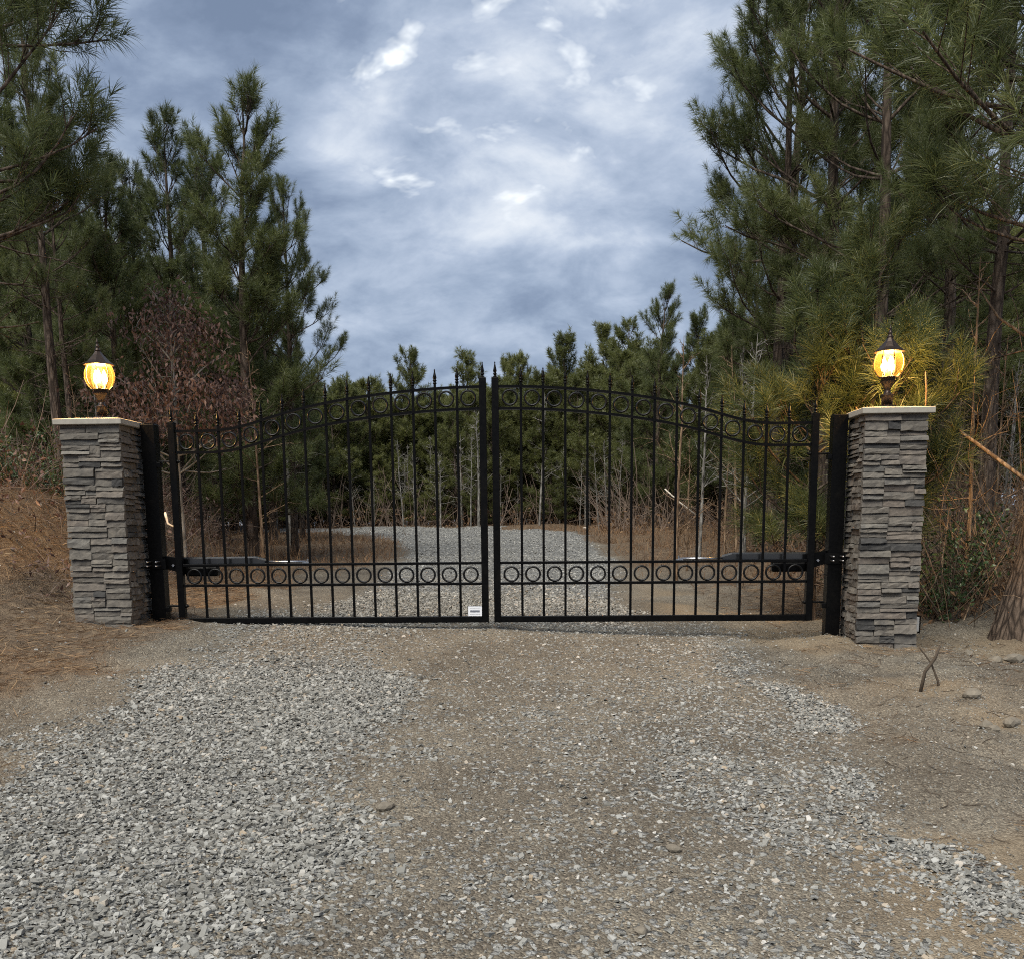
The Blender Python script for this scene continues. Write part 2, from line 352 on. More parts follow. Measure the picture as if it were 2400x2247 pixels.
M_GREYBARK = mat_bark('grey_bark', (0.10, 0.095, 0.085), (0.22, 0.21, 0.19), (0.36, 0.345, 0.315), 10, 4)
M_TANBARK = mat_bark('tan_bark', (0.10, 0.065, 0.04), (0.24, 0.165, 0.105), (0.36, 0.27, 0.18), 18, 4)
M_TWIG = mat_simple('dead_twigs', (0.13, 0.095, 0.072), 0.9, var=0.5, scale=4)
M_PAINT = mat_paint(); M_GLOSS = mat_paint('glossy_black_enamel', 0.6, **{'Coat Weight': 1.0, 'Coat Roughness': 0.12})
M_STONE = mat_stone()
M_CAPM = mat_simple('cast_limestone', (0.30, 0.282, 0.242), 0.85, var=0.14, scale=26, bump=0.3)
M_MORTAR = mat_simple('dark_mortar', (0.12, 0.112, 0.10), 0.95)
M_STEEL = mat_simple('zinc_steel', (0.45, 0.45, 0.46), 0.34, metal=1.0, var=0.1)
M_BRONZE = mat_simple('bronze_paint', (0.042, 0.028, 0.021), 0.35, metal=0.6, var=0.3, scale=60, bump=0.1)
M_GREYBOX = mat_simple('grey_plastic', (0.36, 0.36, 0.35), 0.5, var=0.08)
M_PLATE = mat_simple('white_plate', (0.72, 0.73, 0.76), 0.4, var=0.05)
M_PRINT = mat_simple('printed_band', (0.14, 0.15, 0.18), 0.5, var=0.1)
M_ROCK = mat_simple('field_rock', (0.17, 0.148, 0.115), 0.9, var=0.35, scale=14, bump=0.6)
M_STICK = mat_simple('weathered_stick', (0.07, 0.052, 0.036), 0.9, var=0.35, scale=30)
M_PALEWOOD = mat_simple('bleached_wood', (0.62, 0.56, 0.47), 0.8, var=0.2, scale=20)
def mat_leaf(name, stops, trans=0.3, rough=0.5):
    m, t = new_mat(name); a = ATTR(t, 'tint'); c = RAMP(t, a.outputs['Fac'], stops)
    pb = PRIN(t, c, rough, spec=0.4)
    tr = N(t, 'ShaderNodeBsdfTranslucent'); t.links.new(c, tr.inputs[0])
    mx = N(t, 'ShaderNodeMixShader', ins={0: trans}); t.links.new(pb, mx.inputs[1]); L(t, tr, 0, mx, 2)
    finish(t, mx.outputs[0]); return m
M_OAKLEAF = mat_leaf('dead_oak_leaf', [(0.0, (0.05, 0.028, 0.024)), (0.5, (0.118, 0.068, 0.054)), (1.0, (0.27, 0.18, 0.14))])
M_GREENLEAF = mat_leaf('evergreen_leaf', [(0.0, (0.018, 0.034, 0.014)), (0.6, (0.05, 0.085, 0.03)), (1.0, (0.12, 0.15, 0.06))], 0.2, 0.35)
M_STRAW = mat_leaf('pine_straw', [(0.0, (0.075, 0.044, 0.026)), (0.5, (0.185, 0.112, 0.060)), (0.85, (0.32, 0.215, 0.115)), (1.0, (0.48, 0.37, 0.23))], 0.15, 0.8)
M_DRYGRASS = mat_leaf('dry_grass', [(0.0, (0.09, 0.05, 0.028)), (0.5, (0.20, 0.115, 0.06)), (1.0, (0.33, 0.22, 0.12))], 0.25, 0.8)

# ------------------------------------------------------------------ ground sheet
def axis(parts):
    out = [np.array([parts[0][0]])]
    for a, b, n in parts: out.append(np.linspace(a, b, n + 1)[1:])
    return np.concatenate(out)
gx = axis([(-260, -40, 14), (-40, -12, 40), (-12, -5, 36), (-5, 5, 150), (5, 12, 36), (12, 40, 40), (40, 260, 14)])
gy = axis([(-60, -9, 20), (-9, -5.6, 16), (-5.6, 1.5, 130), (1.5, 9, 64), (9, 30, 70), (30, 60, 30), (60, 400, 20)])
X, Y = np.meshgrid(gx, gy); Z = H(X, Y)
G = gravel(X, Y); S = straw(X, Y)
Wt = sstep((fbm(X * 0.8, Y * 0.8, 77) - 0.52) / 0.15) * sstep((np.abs(X - road_mid(Y)) - 1.35) / 0.5) * (X > 0) * 0.55 * np.exp(-np.clip(Y - 3, 0, 99) / 3)
ny, nx = X.shape; idx = np.arange(ny * nx).reshape(ny, nx)
Qg = np.stack([idx[:-1, :-1], idx[:-1, 1:], idx[1:, 1:], idx[1:, :-1]], -1).reshape(-1, 4)
gr = obj('ground', mesh('ground', np.stack([X, Y, Z], -1).reshape(-1, 3), None, Qg, True, np.stack([G, S, Wt], -1).reshape(-1, 3), M_GROUND))
gr['kind'] = 'structure'; gr['label'] = 'dirt and gravel ground rising through the gate to a curve'

# ------------------------------------------------------------------ loose gravel (uncountable): small crushed stones as real geometry
def stones(P, size, flat, tint, name, mat, rg):
    n = len(P)
    base = np.array([(x, y, z) for z in (-1, 1) for y in (-1, 1) for x in (-1, 1)], float) * 0.5
    V = base[None] * (1 + rg.uniform(-0.38, 0.38, (n, 8, 3)))
    V[:, 4:, :2] *= rg.uniform(0.55, 1.1, (n, 1, 1))
    V *= np.stack([size * rg.uniform(0.9, 1.5, n), size * rg.uniform(0.65, 1.0, n), size * flat], -1)[:, None, :]
    a = rg.uniform(0, 2 * np.pi, n); tx = rg.normal(0, 0.26, n); ty = rg.normal(0, 0.26, n)
    V[..., 2] += V[..., 0] * tx[:, None] + V[..., 1] * ty[:, None]
    c, s = np.cos(a)[:, None], np.sin(a)[:, None]
    V = np.stack([V[..., 0] * c - V[..., 1] * s, V[..., 0] * s + V[..., 1] * c, V[..., 2]], -1)
    V += P[:, None, :]
    T1 = np.array([(0, 2, 3), (0, 3, 1), (4, 5, 7), (4, 7, 6), (0, 1, 5), (0, 5, 4), (2, 6, 7), (2, 7, 3), (0, 4, 6), (0, 6, 2), (1, 3, 7), (1, 7, 5)])[2:]
    T = (T1[None] + (np.arange(n) * 8)[:, None, None]).reshape(-1, 3)
    return obj(name, mesh(name, V.reshape(-1, 3), T, None, False, np.repeat(tint, 8), mat))
def scatter(n, x0, x1, y0, y1, dens, rg, bias=1.0):
    x = rg.uniform(x0, x1, n); y = y0 + (y1 - y0) * rg.uniform(0, 1, n) ** bias
    k = rg.uniform(0, 1, n) < dens(x, y)
    return x[k], y[k]
rg = np.random.default_rng(11)
xa, ya = scatter(172000, -2.9, 2.6, -5.7, -1.6, lambda x, y: gravel(x, y) ** 1.25, rg)
xb, yb = scatter(56000, -2.9, 2.6, -1.6, 2.5, lambda x, y: gravel(x, y) * 0.9, rg)
xc, yc = scatter(16000, -3.2, 2.6, 2.5, 9.0, lambda x, y: gravel(x, y) * 0.9, rg, 1.3)
xe, ye = scatter(17000, -5.5, 3.0, 9.0, 24.5, lambda x, y: gravel(x, y), rg)
xd, yd = scatter(7000, -4.5, 4.5, -5.7, 2, lambda x, y: 0.35 + 0 * x, rg)
xs = np.concatenate([xa, xb, xc, xd, xe]); ys = np.concatenate([ya, yb, yc, yd, ye])
size = np.clip(rg.lognormal(math.log(0.0110), 0.36, len(xs)), 0.005, 0.025)
size[len(xa) + len(xb):len(xa) + len(xb) + len(xc)] *= 1.25
flat = rg.uniform(0.22, 0.6, len(xs))
size[-len(xe):] = rg.uniform(0.012, 0.028, len(xe)); size = np.where((xs > 0.0) & (ys < 0), size * 0.88, size); flat[-len(xe):] *= 0.6
tn = np.clip(rg.beta(2.0, 2.1, len(xs)), 0, 1); tn = np.where(xs > 0.0, np.clip(tn + 0.08, 0, 1), tn); tn = np.where(ys > 4, 0.42 + 0.46 * tn, tn)
P = np.stack([xs, ys, H(xs, ys) + size * flat * rg.uniform(0.0, 0.32, len(xs)) + gravel(xs, ys) * rg.uniform(0, 0.011, len(xs))], -1)
# grit between the stones
xg, yg = scatter(46000, -3.4, 3.8, -5.7, 0.8, lambda x, y: np.clip(0.95 - straw(x, y), 0, 1) * (0.35 + 0.65 * sstep((fbm(x * 2.2, y * 2.2, 15) - 0.38) / 0.2)), rg)
sg = np.clip(rg.lognormal(math.log(0.0085), 0.3, len(xg)), 0.004, 0.016); fg = rg.uniform(0.45, 0.9, len(xg))
def chips(x, y, z, sz, r):
    n = len(x); a0 = r.uniform(0, 6.28, n)[:, None] + np.array([0, 2.1, 4.2]) + r.normal(0, 0.25, (n, 3)); rr_ = sz[:, None] * r.uniform(0.4, 0.75, (n, 3))
    B = np.stack([x[:, None] + rr_ * np.cos(a0), y[:, None] + rr_ * np.sin(a0), np.repeat((z - sz * 0.15)[:, None], 3, 1)], -1)
    Tp = np.stack([x + sz * r.normal(0, 0.2, n), y + sz * r.normal(0, 0.2, n), z + sz * r.uniform(0.2, 0.6, n)], -1)[:, None]
    i = np.arange(n)[:, None] * 4; return np.concatenate([B, Tp], 1).reshape(-1, 3), np.concatenate([i + [0, 1, 3], i + [1, 2, 3], i + [2, 0, 3]], 1).reshape(-1, 3)
vg, tg = chips(xg, yg, H(xg, yg), sg * 1.15, rg)
go = obj('grit', mesh('grit', vg, tg, None, False, np.repeat(np.clip(rg.beta(1.6, 2.6, len(xg)), 0, 0.9), 4), M_PEB)); tag(go, 'fine grit packed into the dirt between the stones', 'grit', kind='stuff')
gv = stones(P, size, flat, tn, 'gravel', M_PEB, rg); tag(gv, 'loose grey crushed gravel spread over the driveway', 'gravel', kind='stuff')

# countable larger rocks on the right verge
import bmesh
def rock_mesh(seed, sx, sy, sz):
    bm = bmesh.new(); bmesh.ops.create_icosphere(bm, subdivisions=2, radius=1.0); r = random.Random(seed)
    ps = [Vector((r.uniform(-1, 1), r.uniform(-1, 1), r.uniform(-1, 1))).normalized() for _ in range(9)]; cs = [r.uniform(0.62, 0.9) for _ in ps]
    for v in bm.verts:
        for p, c in zip(ps, cs):
            d = v.co.dot(p)
            if d > c: v.co -= p * (d - c)
        v.co = Vector((v.co.x * sx, v.co.y * sy, v.co.z * sz))
    me = bpy.data.meshes.new('rock'); bm.to_mesh(me); bm.free(); me.materials.append(M_ROCK); return me
for i, (px, py, Y_, sx, sy, sz, lab) in enumerate([
        (2278, 1592, -1.95, .060, .045, .035, 'brown rock on sandy dirt just right of the crossed sticks'),
        (2312, 1672, -2.6, .05, .04, .032, 'pale round rock in a pair on sandy dirt at right'),
        (2330, 1682, -2.68, .034, .03, .022, 'smaller flat rock touching the pale round rock at right'),
        (2376, 1658, -2.5, .065, .045, .035, 'flat brown rock at right edge of the sandy verge'),
        (2335, 1484, -0.62, .06, .05, .045, 'pale rock below the big pine trunk at right'),
        (2380, 1492, -0.7, .085, .05, .04, 'wide tan rock below the big pine trunk at right edge'),
        (2270, 1478, -0.5, .05, .04, .035, 'small tan rock near the dirt heap right of the pillar'),
        (1580, 2010, -4.35, .034, .026, .018, 'large pale angular stone among the drive gravel'),
        (905, 1925, -3.98, .05, .035, .022, 'slab shaped grey stone lying on the drive gravel'),
        (1505, 2175, -5.0, .026, .022, .016, 'rounded white stone near the bottom centre of the drive')]):
    p = at(px, py, Y_); o = obj('rock', rock_mesh(40 + i, sx, sy, sz), None, (p[0], Y_, float(H(p[0], Y_)) + sz * 0.45)); o.rotation_euler = (0, 0, i * 1.3)
    tag(o, lab, 'rock', 'loose rocks on the verge' if i < 7 else 'larger stones on the drive')

# ------------------------------------------------------------------ stone pillars
PXC, PYC, PH = 2.939, -0.088, 0.222
def stone_mesh(seed):
    r = np.random.default_rng(900 + seed); a, b = 5, 3
    xs_ = np.linspace(-0.5, 0.5, a); zs_ = np.linspace(-0.5, 0.5, b)
    Xf, Zf = np.meshgrid(xs_, zs_)
    d = 0.90 + r.uniform(-0.09, 0.09, Xf.shape) + r.uniform(-0.16, 0.16) * Xf * 2 - r.uniform(-0.04, 0.20) * Zf * 2
    edge = (np.abs(Zf) > 0.49); d = d - (Zf > 0.49) * r.uniform(0.0, 0.22, Xf.shape) - (Zf < -0.49) * r.uniform(-0.03, 0.06, Xf.shape); d = d - (np.abs(Xf) > 0.49) * r.uniform(0.0, 0.06, Xf.shape)
    Zw = Zf + r.uniform(-0.10, 0.02, Xf.shape) * np.sign(Zf) * edge + (r.uniform(-0.22, 0.22, Xf.shape)) * (1 - edge); Xf = Xf + (1 - (np.abs(Xf) > 0.49)) * r.uniform(-0.06, 0.06, Xf.shape)
    Vf = np.stack([Xf, -d, Zw], -1).reshape(-1, 3)
    per = [i for i in range(a)] + [j * a + a - 1 for j in range(1, b)] + [(b - 1) * a + i for i in range(a - 2, -1, -1)] + [j * a for j in range(b - 2, 0, -1)]
    Vb = Vf[per].copy(); Vb[:, 1] = 0
    V = np.vstack([Vf, Vb]); n0 = a * b; Q = []
    for j in range(b - 1):
        for i in range(a - 1): Q.append((j * a + i, j * a + i + 1, (j + 1) * a + i + 1, (j + 1) * a + i))
    for i in range(len(per)):
        k = (i + 1) % len(per); Q.append((per[k], per[i], n0 + i, n0 + k))
    return mesh('stone', V, None, Q, False, mat=M_STONE)
STONES = [stone_mesh(i) for i in range(22)]
def face_layout(r, zlo, zhi, half):
    z = zlo; out = []
    def bands(xa, xb, za, zb_):
        zz = za
        while zz < zb_ - 0.012:
            h = r.uniform(0.045, 0.110)
            if zb_ - (zz + h) < 0.04: h = zb_ - zz
            x = xa
            while x < xb - 0.02:
                l = r.uniform(0.12, 0.26)
                if xb - (x + l) < 0.075: l = xb - x
                n = 1 if h < 0.055 else r.choice([1, 2, 2] if h < 0.085 else [2, 2, 3])
                cut = [0.0] + sorted(min(0.80, max(0.20, (k + 1) / n + r.uniform(-0.14, 0.14))) for k in range(n - 1)) + [1.0]
                for a, b in zip(cut[:-1], cut[1:]):
                    if (b - a) * h < 0.012: continue
                    out.append((x + l / 2, zz + h * (a + b) / 2, l, h * (b - a)))
                x += l
            zz += h
    while z < zhi - 0.012:                 # panels about a hand and a half high, each seamed near the middle
        ph = r.uniform(0.20, 0.32)
        if zhi - (z + ph) < 0.12: ph = zhi - z
        xs_ = r.uniform(-0.09, 0.09); bands(-half, xs_, z, z + ph); bands(xs_, half, z, z + ph); z += ph
    return out
def pillar(side, label):
    x = side * PXC; zg = float(H(x, PYC - 0.2)) - 0.10
    root = empty('stone_pillar', (x, PYC, zg)); tag(root, label, 'pillar', 'stone gate pillars')
    top = 1.502 - zg
    MB().box(-0.2, 0.2, -0.2, 0.2, -0.2, top + 0.03).build('core', M_MORTAR, root)
    r = random.Random(5 + side)
    inner = 'R' if side < 0 else 'L'
    for face in ('F', 'R', 'L', 'B'):
        half = PH if face in 'FB' else 0.190
        lay = face_layout(r, 0.0, top, half)
        rz = {'F': 0, 'R': math.pi / 2, 'L': -math.pi / 2, 'B': math.pi}[face]
        mb = MB()
        for (s_, z_, l, h) in lay:
            dep = r.uniform(0.028, 0.052); jit = r.uniform(-0.005, 0.005)
            me = STONES[r.randrange(len(STONES))]
            loc = Matrix.Rotation(rz, 4, 'Z') @ Vector((s_ + jit, -0.186, z_))
            M = Matrix.Translation(loc) @ Matrix.Rotation(rz, 4, 'Z') @ Matrix.Rotation(r.uniform(-0.012, 0.012), 4, 'Y') @ Matrix.Diagonal((l - 0.0015, dep, h - 0.0012, 1))
            if face == 'B':
                vs_ = np.array([(M @ v.co)[:] for v in me.vertices]); mb.add(vs_, [list(p.vertices) for p in me.polygons])
            else:
                o = bpy.data.objects.new('stone', me); link(o, root); o.matrix_local = M
        if face == 'B':
            o = mb.build('back_stones', M_STONE, root); o['kind'] = 'stuff'
    # cast cap, square edge and low sloped top
    cb = MB(); hc = 0.255; z0 = top; V = []
    for (hh, zz) in ((hc - 0.004, z0), (hc, z0 + 0.004), (hc, z0 + 0.039), (hc - 0.004, z0 + 0.043), (0.12, z0 + 0.060)):
        V += [(-hh, -hh, zz), (hh, -hh, zz), (hh, hh, zz), (-hh, hh, zz)]
    Q = [(3, 2, 1, 0), (16, 17, 18, 19)]
    for i in range(4):
        for j in range(4): Q.append((i * 4 + j, i * 4 + (j + 1) % 4, i * 4 + 4 + (j + 1) % 4, i * 4 + 4 + j))
    cb.add(V, Q).build('cap', M_CAPM, root)
    if side > 0:   # the small utility box fixed low on the outer face
        ob = MB().box(0.215, 0.262, -0.15, -0.05, 0.19, 0.30, 0.006).build('outlet_box', M_GREYBOX, root)
        MB().box(0.262, 0.268, -0.158, -0.042, 0.18, 0.31, 0.002).build('cover', M_PAINT, ob)
    return root
pillar(-1, 'grey stacked stone pillar with pale cap left of the gate')
pillar(1, 'grey stacked stone pillar with pale cap right of the gate')

# ------------------------------------------------------------------ gate leaves
ZTOP = [1.477, 1.477, 1.477, 1.500, 1.548, 1.597, 1.638, 1.670, 1.697, 1.719, 1.737, 1.752, 1.763, 1.770, 1.772]
WH, WI, ST = 2.47, 0.0214, 0.052
XA, XB = WH - ST, WI + ST           # clear width between the stiles
BAY = (XA - XB) / 14
def ztop(x):                         # x measured from the centre, smooth
    u = (XA - x) / BAY
    us = np.array([u - 0.5, u - 0.25, u, u + 0.25, u + 0.5]); return float(np.mean(np.interp(us, np.arange(15), ZTOP)))
def finial_prof(s=1.0):
    return [(a * s, b * s) for a, b in ((0.0095, 0), (0.0125, 0.002), (0.0125, 0.008), (0.008, 0.011), (0.0085, 0.018), (0.013, 0.021), (0.013, 0.026), (0.008, 0.029), (0.011, 0.038), (0.0125, 0.044), (0.0095, 0.058), (0.0045, 0.082), (0.003, 0.090), (0.0048, 0.094), (0.003, 0.100), (0.0005, 0.104))]
FIN = mesh('finial', np.zeros((0, 3)))
_m = MB().lathe([(a_ * 1.2, b_ * 1.06) for a_, b_ in finial_prof()], k=8); FIN = mesh('finial', np.vstack(_m.V), np.vstack(_m.T), np.vstack(_m.Q), True, mat=M_PAINT)
_m = MB().lathe(finial_prof(1.12), k=8); FINB = mesh('finial', np.vstack(_m.V), np.vstack(_m.T), np.vstack(_m.Q), True, mat=M_PAINT)
def ring_mesh(R=0.0545, r=0.0078, k=28, m=8):
    a = np.arange(k) / k * 2 * np.pi; b = np.arange(m) / m * 2 * np.pi
    V = np.stack([(R + r * np.cos(b)[None]) * np.cos(a)[:, None], np.repeat((1.3 * r * np.sin(b))[None], k, 0), (R + r * np.cos(b)[None]) * np.sin(a)[:, None]], -1).reshape(-1, 3)
    Q = [(i * m + j, i * m + (j + 1) % m, ((i + 1) % k) * m + (j + 1) % m, ((i + 1) % k) * m + j) for i in range(k) for j in range(m)]
    return mesh('ring', V, None, Q, True, mat=M_PAINT)
RING = ring_mesh(); RING.materials[0] = mat_paint('ring_enamel', 0.3)
def sweep(name, xs_, zs_, dz, y0, y1, parent):
    V = []; Q = []
    for x, z in zip(xs_, zs_): V += [(x, y0, z - dz), (x, y1, z - dz), (x, y1, z + dz), (x, y0, z + dz)]
    for i in range(len(xs_) - 1):
        for j in range(4): Q.append((i * 4 + j, i * 4 + (j + 1) % 4, i * 4 + 4 + (j + 1) % 4, i * 4 + 4 + j))
    n = len(xs_) * 4 - 4; Q += [(0, 3, 2, 1), (n, n + 1, n + 2, n + 3)]
    return MB().add(V, Q).build(name, M_PAINT, parent)
def gate_leaf(side, label):
    root = empty('gate_leaf', (side * WH, 0.026, 0)); tag(root, label, 'gate', 'leaves of the driveway gate')
    ox = side * WH
    def bx(name, xa, xb, y0, y1, z0, z1, bev=0.0):
        a, b = sorted((side * xa - ox, side * xb - ox)); return MB().box(a, b, y0 - 0.026, y1 - 0.026, z0, z1, bev).build(name, M_PAINT, root)
    bx('hinge_stile', XA, WH, 0, 0.052, 0, 1.545, 0.003); bx('meeting_stile', WI, XB, 0, 0.052, 0, 1.838, 0.003)
    bx('bottom_rail', XB, XA, 0.002, 0.050, 0.0, 0.047, 0.003)
    bx('middle_rail', XB, XA, 0.011, 0.041, 0.449, 0.469, 0.002); bx('middle_rail', XB, XA, 0.011, 0.041, 0.290, 0.310, 0.002)
    xs_ = np.linspace(XB, XA, 57); zs_ = np.array([ztop(x) for x in xs_])
    sweep('arched_rail', side * xs_ - ox, zs_, 0.0095, -0.015, 0.015, root); sweep('arched_rail', side * xs_ - ox, zs_ - 0.160, 0.0095, -0.015, 0.015, root)
    for i in range(1, 14):
        x = XA - i * BAY; zt = ztop(x) + 0.034
        a, b = sorted((side * (x - 0.0092) - ox, side * (x + 0.0092) - ox))
        MB().box(a, b, -0.0092, 0.0092, 0.044, zt, 0.0016).build('picket', M_PAINT, root)
        o = obj('finial', FIN, root, (side * x - ox, 0, zt))
    obj('finial', FINB, root, (side * (XA + ST / 2) - ox, 0, 1.545)); obj('finial', FINB, root, (side * (WI + ST / 2) - ox, 0, 1.838))
    for i in range(14):
        x = XA - (i + 0.5) * BAY
        obj('ring', RING, root, (side * x - ox, 0, ztop(x) - 0.080)); obj('ring', RING, root, (side * x - ox, 0, 0.310 + 0.0617))
    if side < 0:   # small maker's plate in the lower corner, its print too small to read
        a, b = -(XB + 0.112) - ox, -XB - ox
        pl = MB().box(a, b, -0.020, -0.012, 0.047, 0.130, 0.001).build('name_plate', M_PAINT, root)
        MB().box(a + 0.004, b - 0.001, -0.0225, -0.0195, 0.050, 0.126).build('plate_face', M_PLATE, pl)
        MB().box(a + 0.020, b - 0.018, -0.0240, -0.0215, 0.081, 0.0955).build('printed_band', M_PRINT, pl)
        MB().box(a + 0.016, b - 0.014, -0.0235, -0.0215, 0.112, 0.1135).build('printed_line', M_GREYBOX, pl)
        MB().box(a + 0.016, b - 0.014, -0.0235, -0.0215, 0.064, 0.0655).build('printed_line', M_GREYBOX, pl)
    return root
gate_leaf(-1, 'left leaf of the black arched gate, with a small white plate')
gate_leaf(1, 'right leaf of the black arched gate, without a plate')

# ------------------------------------------------------------------ steel gate posts with hinges
def gate_post(side, label):
    x0, x1 = 2.573, 2.681; xc = (x0 + x1) / 2
    root = empty('gate_post', (side * xc, 0.055, -0.4)); tag(root, label, 'gate post', 'steel gate posts')
    def loc(v): return (v[0] - side * xc, v[1] - 0.055, v[2] + 0.4)
    h = (x1 - x0) / 2
    MB().box(-h, h, -0.053, 0.053, 0, 1.532 + 0.4, 0.004).build('tube', M_PAINT, root)
    MB().box(-h + 0.002, h - 0.002, -0.051, 0.051, 1.532 + 0.4, 1.536 + 0.4).build('end_cap', M_PAINT, root)
    for z in (1.225, 0.115):
        a, b = sorted((side * (x0 - 0.034), side * x0)); p0 = loc((a, -0.004, z - 0.018)); p1 = loc((b, 0.05, z + 0.020))
        hg = MB().box(p0[0], p1[0], p0[1], p1[1], p0[2], p1[2], 0.003).build('hinge', M_PAINT, root)
        q0 = loc((side * (x0 - 0.012), 0.026, z + 0.026)); q1 = loc((side * (XA - 0.026), 0.026, z + 0.026))
        MB().tube([q0, q1], 0.008, 8).build('hinge_pin', M_PAINT, hg)
        q2 = loc((side * (XA - 0.001), 0.026, z + 0.026)); q3 = loc((side * (XA - 0.014), 0.026, z + 0.026))
        MB().tube([q2, q3], 0.015, 6).build('nut', M_PAINT, hg)
    return root
gate_post(-1, 'square black steel post beside the left stone pillar'); gate_post(1, 'square black steel post beside the right stone pillar')

# ------------------------------------------------------------------ gate openers (linear actuators behind the leaves)
def opener(side, label):
    root = empty('gate_opener', (side * 2.55, 0.12, 0.40)); tag(root, label, 'gate opener', 'gate opener arms')
    def lx(x): return side * x - side * 2.55
    xe, xr = 1.79, 1.46
    # housing with a bevelled nose
    prof = [(2.44, 0.442, 0.520), (1.86, 0.446, 0.522), (xe, 0.455, 0.502)]
    V = []; Q = []
    for (x, z0, z1) in prof:
        zz0, zz1 = z0 - 0.40, z1 - 0.40; c = 0.012
        V += [(lx(x), y, z) for y, z in ((-0.03 + c, zz0), (0.03 - c, zz0), (0.03, zz0 + c), (0.03, zz1 - c), (0.03 - c, zz1), (-0.03 + c, zz1), (-0.03, zz1 - c), (-0.03, zz0 + c))]
    for i in range(2):
        for j in range(8): Q.append((i * 8 + j, i * 8 + (j + 1) % 8, i * 8 + 8 + (j + 1) % 8, i * 8 + 8 + j))
    T = [(0, j + 1, j) for j in range(1, 7)] + [(16, 16 + j, 16 + j + 1) for j in range(1, 7)]
    MB().add(V, Q, T).build('housing', M_GLOSS, root)
    MB().tube([(lx(xe + 0.01), 0, 0.078), (lx(xr), 0, 0.076)], 0.0105, 10).build('push_rod', M_STEEL, root, True)
    a, b = sorted((lx(xr + 0.02), lx(xr - 0.03))); MB().box(a, b, -0.075, 0.012, 0.066, 0.074).build('leaf_bracket', M_STEEL, root)
    MB().tube([(lx(xr - 0.005), 0, 0.055), (lx(xr - 0.005), 0, 0.1)], 0.007, 8).build('clevis_pin', M_STEEL, root)
    a, b = sorted((lx(2.43), lx(2.17))); MB().box(a, b, -0.038, 0.04, -0.03, 0.045, 0.012).build('motor', M_PAINT, root)
    V = [(lx(2.575), y, z) for y in (-0.05, 0.0) for z in (0.03, 0.13)] + [(lx(2.40), y, z) for y in (-0.03, 0.02) for z in (-0.02, 0.10)]
    MB().add(V, [(0, 1, 3, 2), (4, 6, 7, 5), (0, 4, 5, 1), (2, 3, 7, 6), (1, 5, 7, 3), (0, 2, 6, 4)]).build('post_bracket', M_PAINT, root)
    MB().tube([(lx(2.512), -0.062, 0.058), (lx(2.512), -0.045, 0.058)], 0.012, 4).build('pivot_bolt', M_STEEL, root)
    MB().box(*sorted((lx(2.70), lx(2.545))), -0.128, -0.1205, 0.035, 0.115).build('clamp_plate', M_PAINT, root)
    for x in (2.662, 2.592):
        for z in (0.058, 0.090):
            MB().tube([(lx(x), -0.215, z), (lx(x), -0.121, z)], 0.0062, 8).build('bolt', M_STEEL, root, True)
    if side > 0: MB().tube([(lx(2.52), -0.02, -0.01), (lx(2.525), -0.02, -0.05), (lx(2.55), -0.02, -0.06), (lx(2.57), -0.02, -0.05)], 0.003, 6).build('cable', M_PAINT, root)
    return root
opener(-1, 'black gate opener arm with steel rod behind the left leaf'); opener(1, 'black gate opener arm with steel rod behind the right leaf')

# ------------------------------------------------------------------ lanterns on the caps (lit)
def mat_glass():
    m, t = new_mat('amber_glass')
    tp = N(t, 'ShaderNodeBsdfTransparent', ins={'Color': (1.0, 0.84, 0.52, 1)})
    tl = N(t, 'ShaderNodeBsdfTranslucent', ins={'Color': (1.0, 0.62, 0.14, 1)})
    gl = N(t, 'ShaderNodeBsdfGlossy', ins={'Roughness': 0.08})
    m1 = N(t, 'ShaderNodeMixShader', ins={0: 0.006}); L(t, tp, 0, m1, 1); L(t, tl, 0, m1, 2)
    m2 = N(t, 'ShaderNodeMixShader', ins={0: 0.04}); L(t, m1, 0, m2, 1); L(t, gl, 0, m2, 2)
    finish(t, m2.outputs[0]); return m
def mat_emit(name, col, s):
    m, t = new_mat(name); e = N(t, 'ShaderNodeEmission', ins={'Color': (*col, 1), 'Strength': s}); finish(t, e.outputs[0]); return m
M_GLASS = mat_glass(); M_BULB = mat_emit('lit_bulb', (1.0, 0.76, 0.40), 60.0)
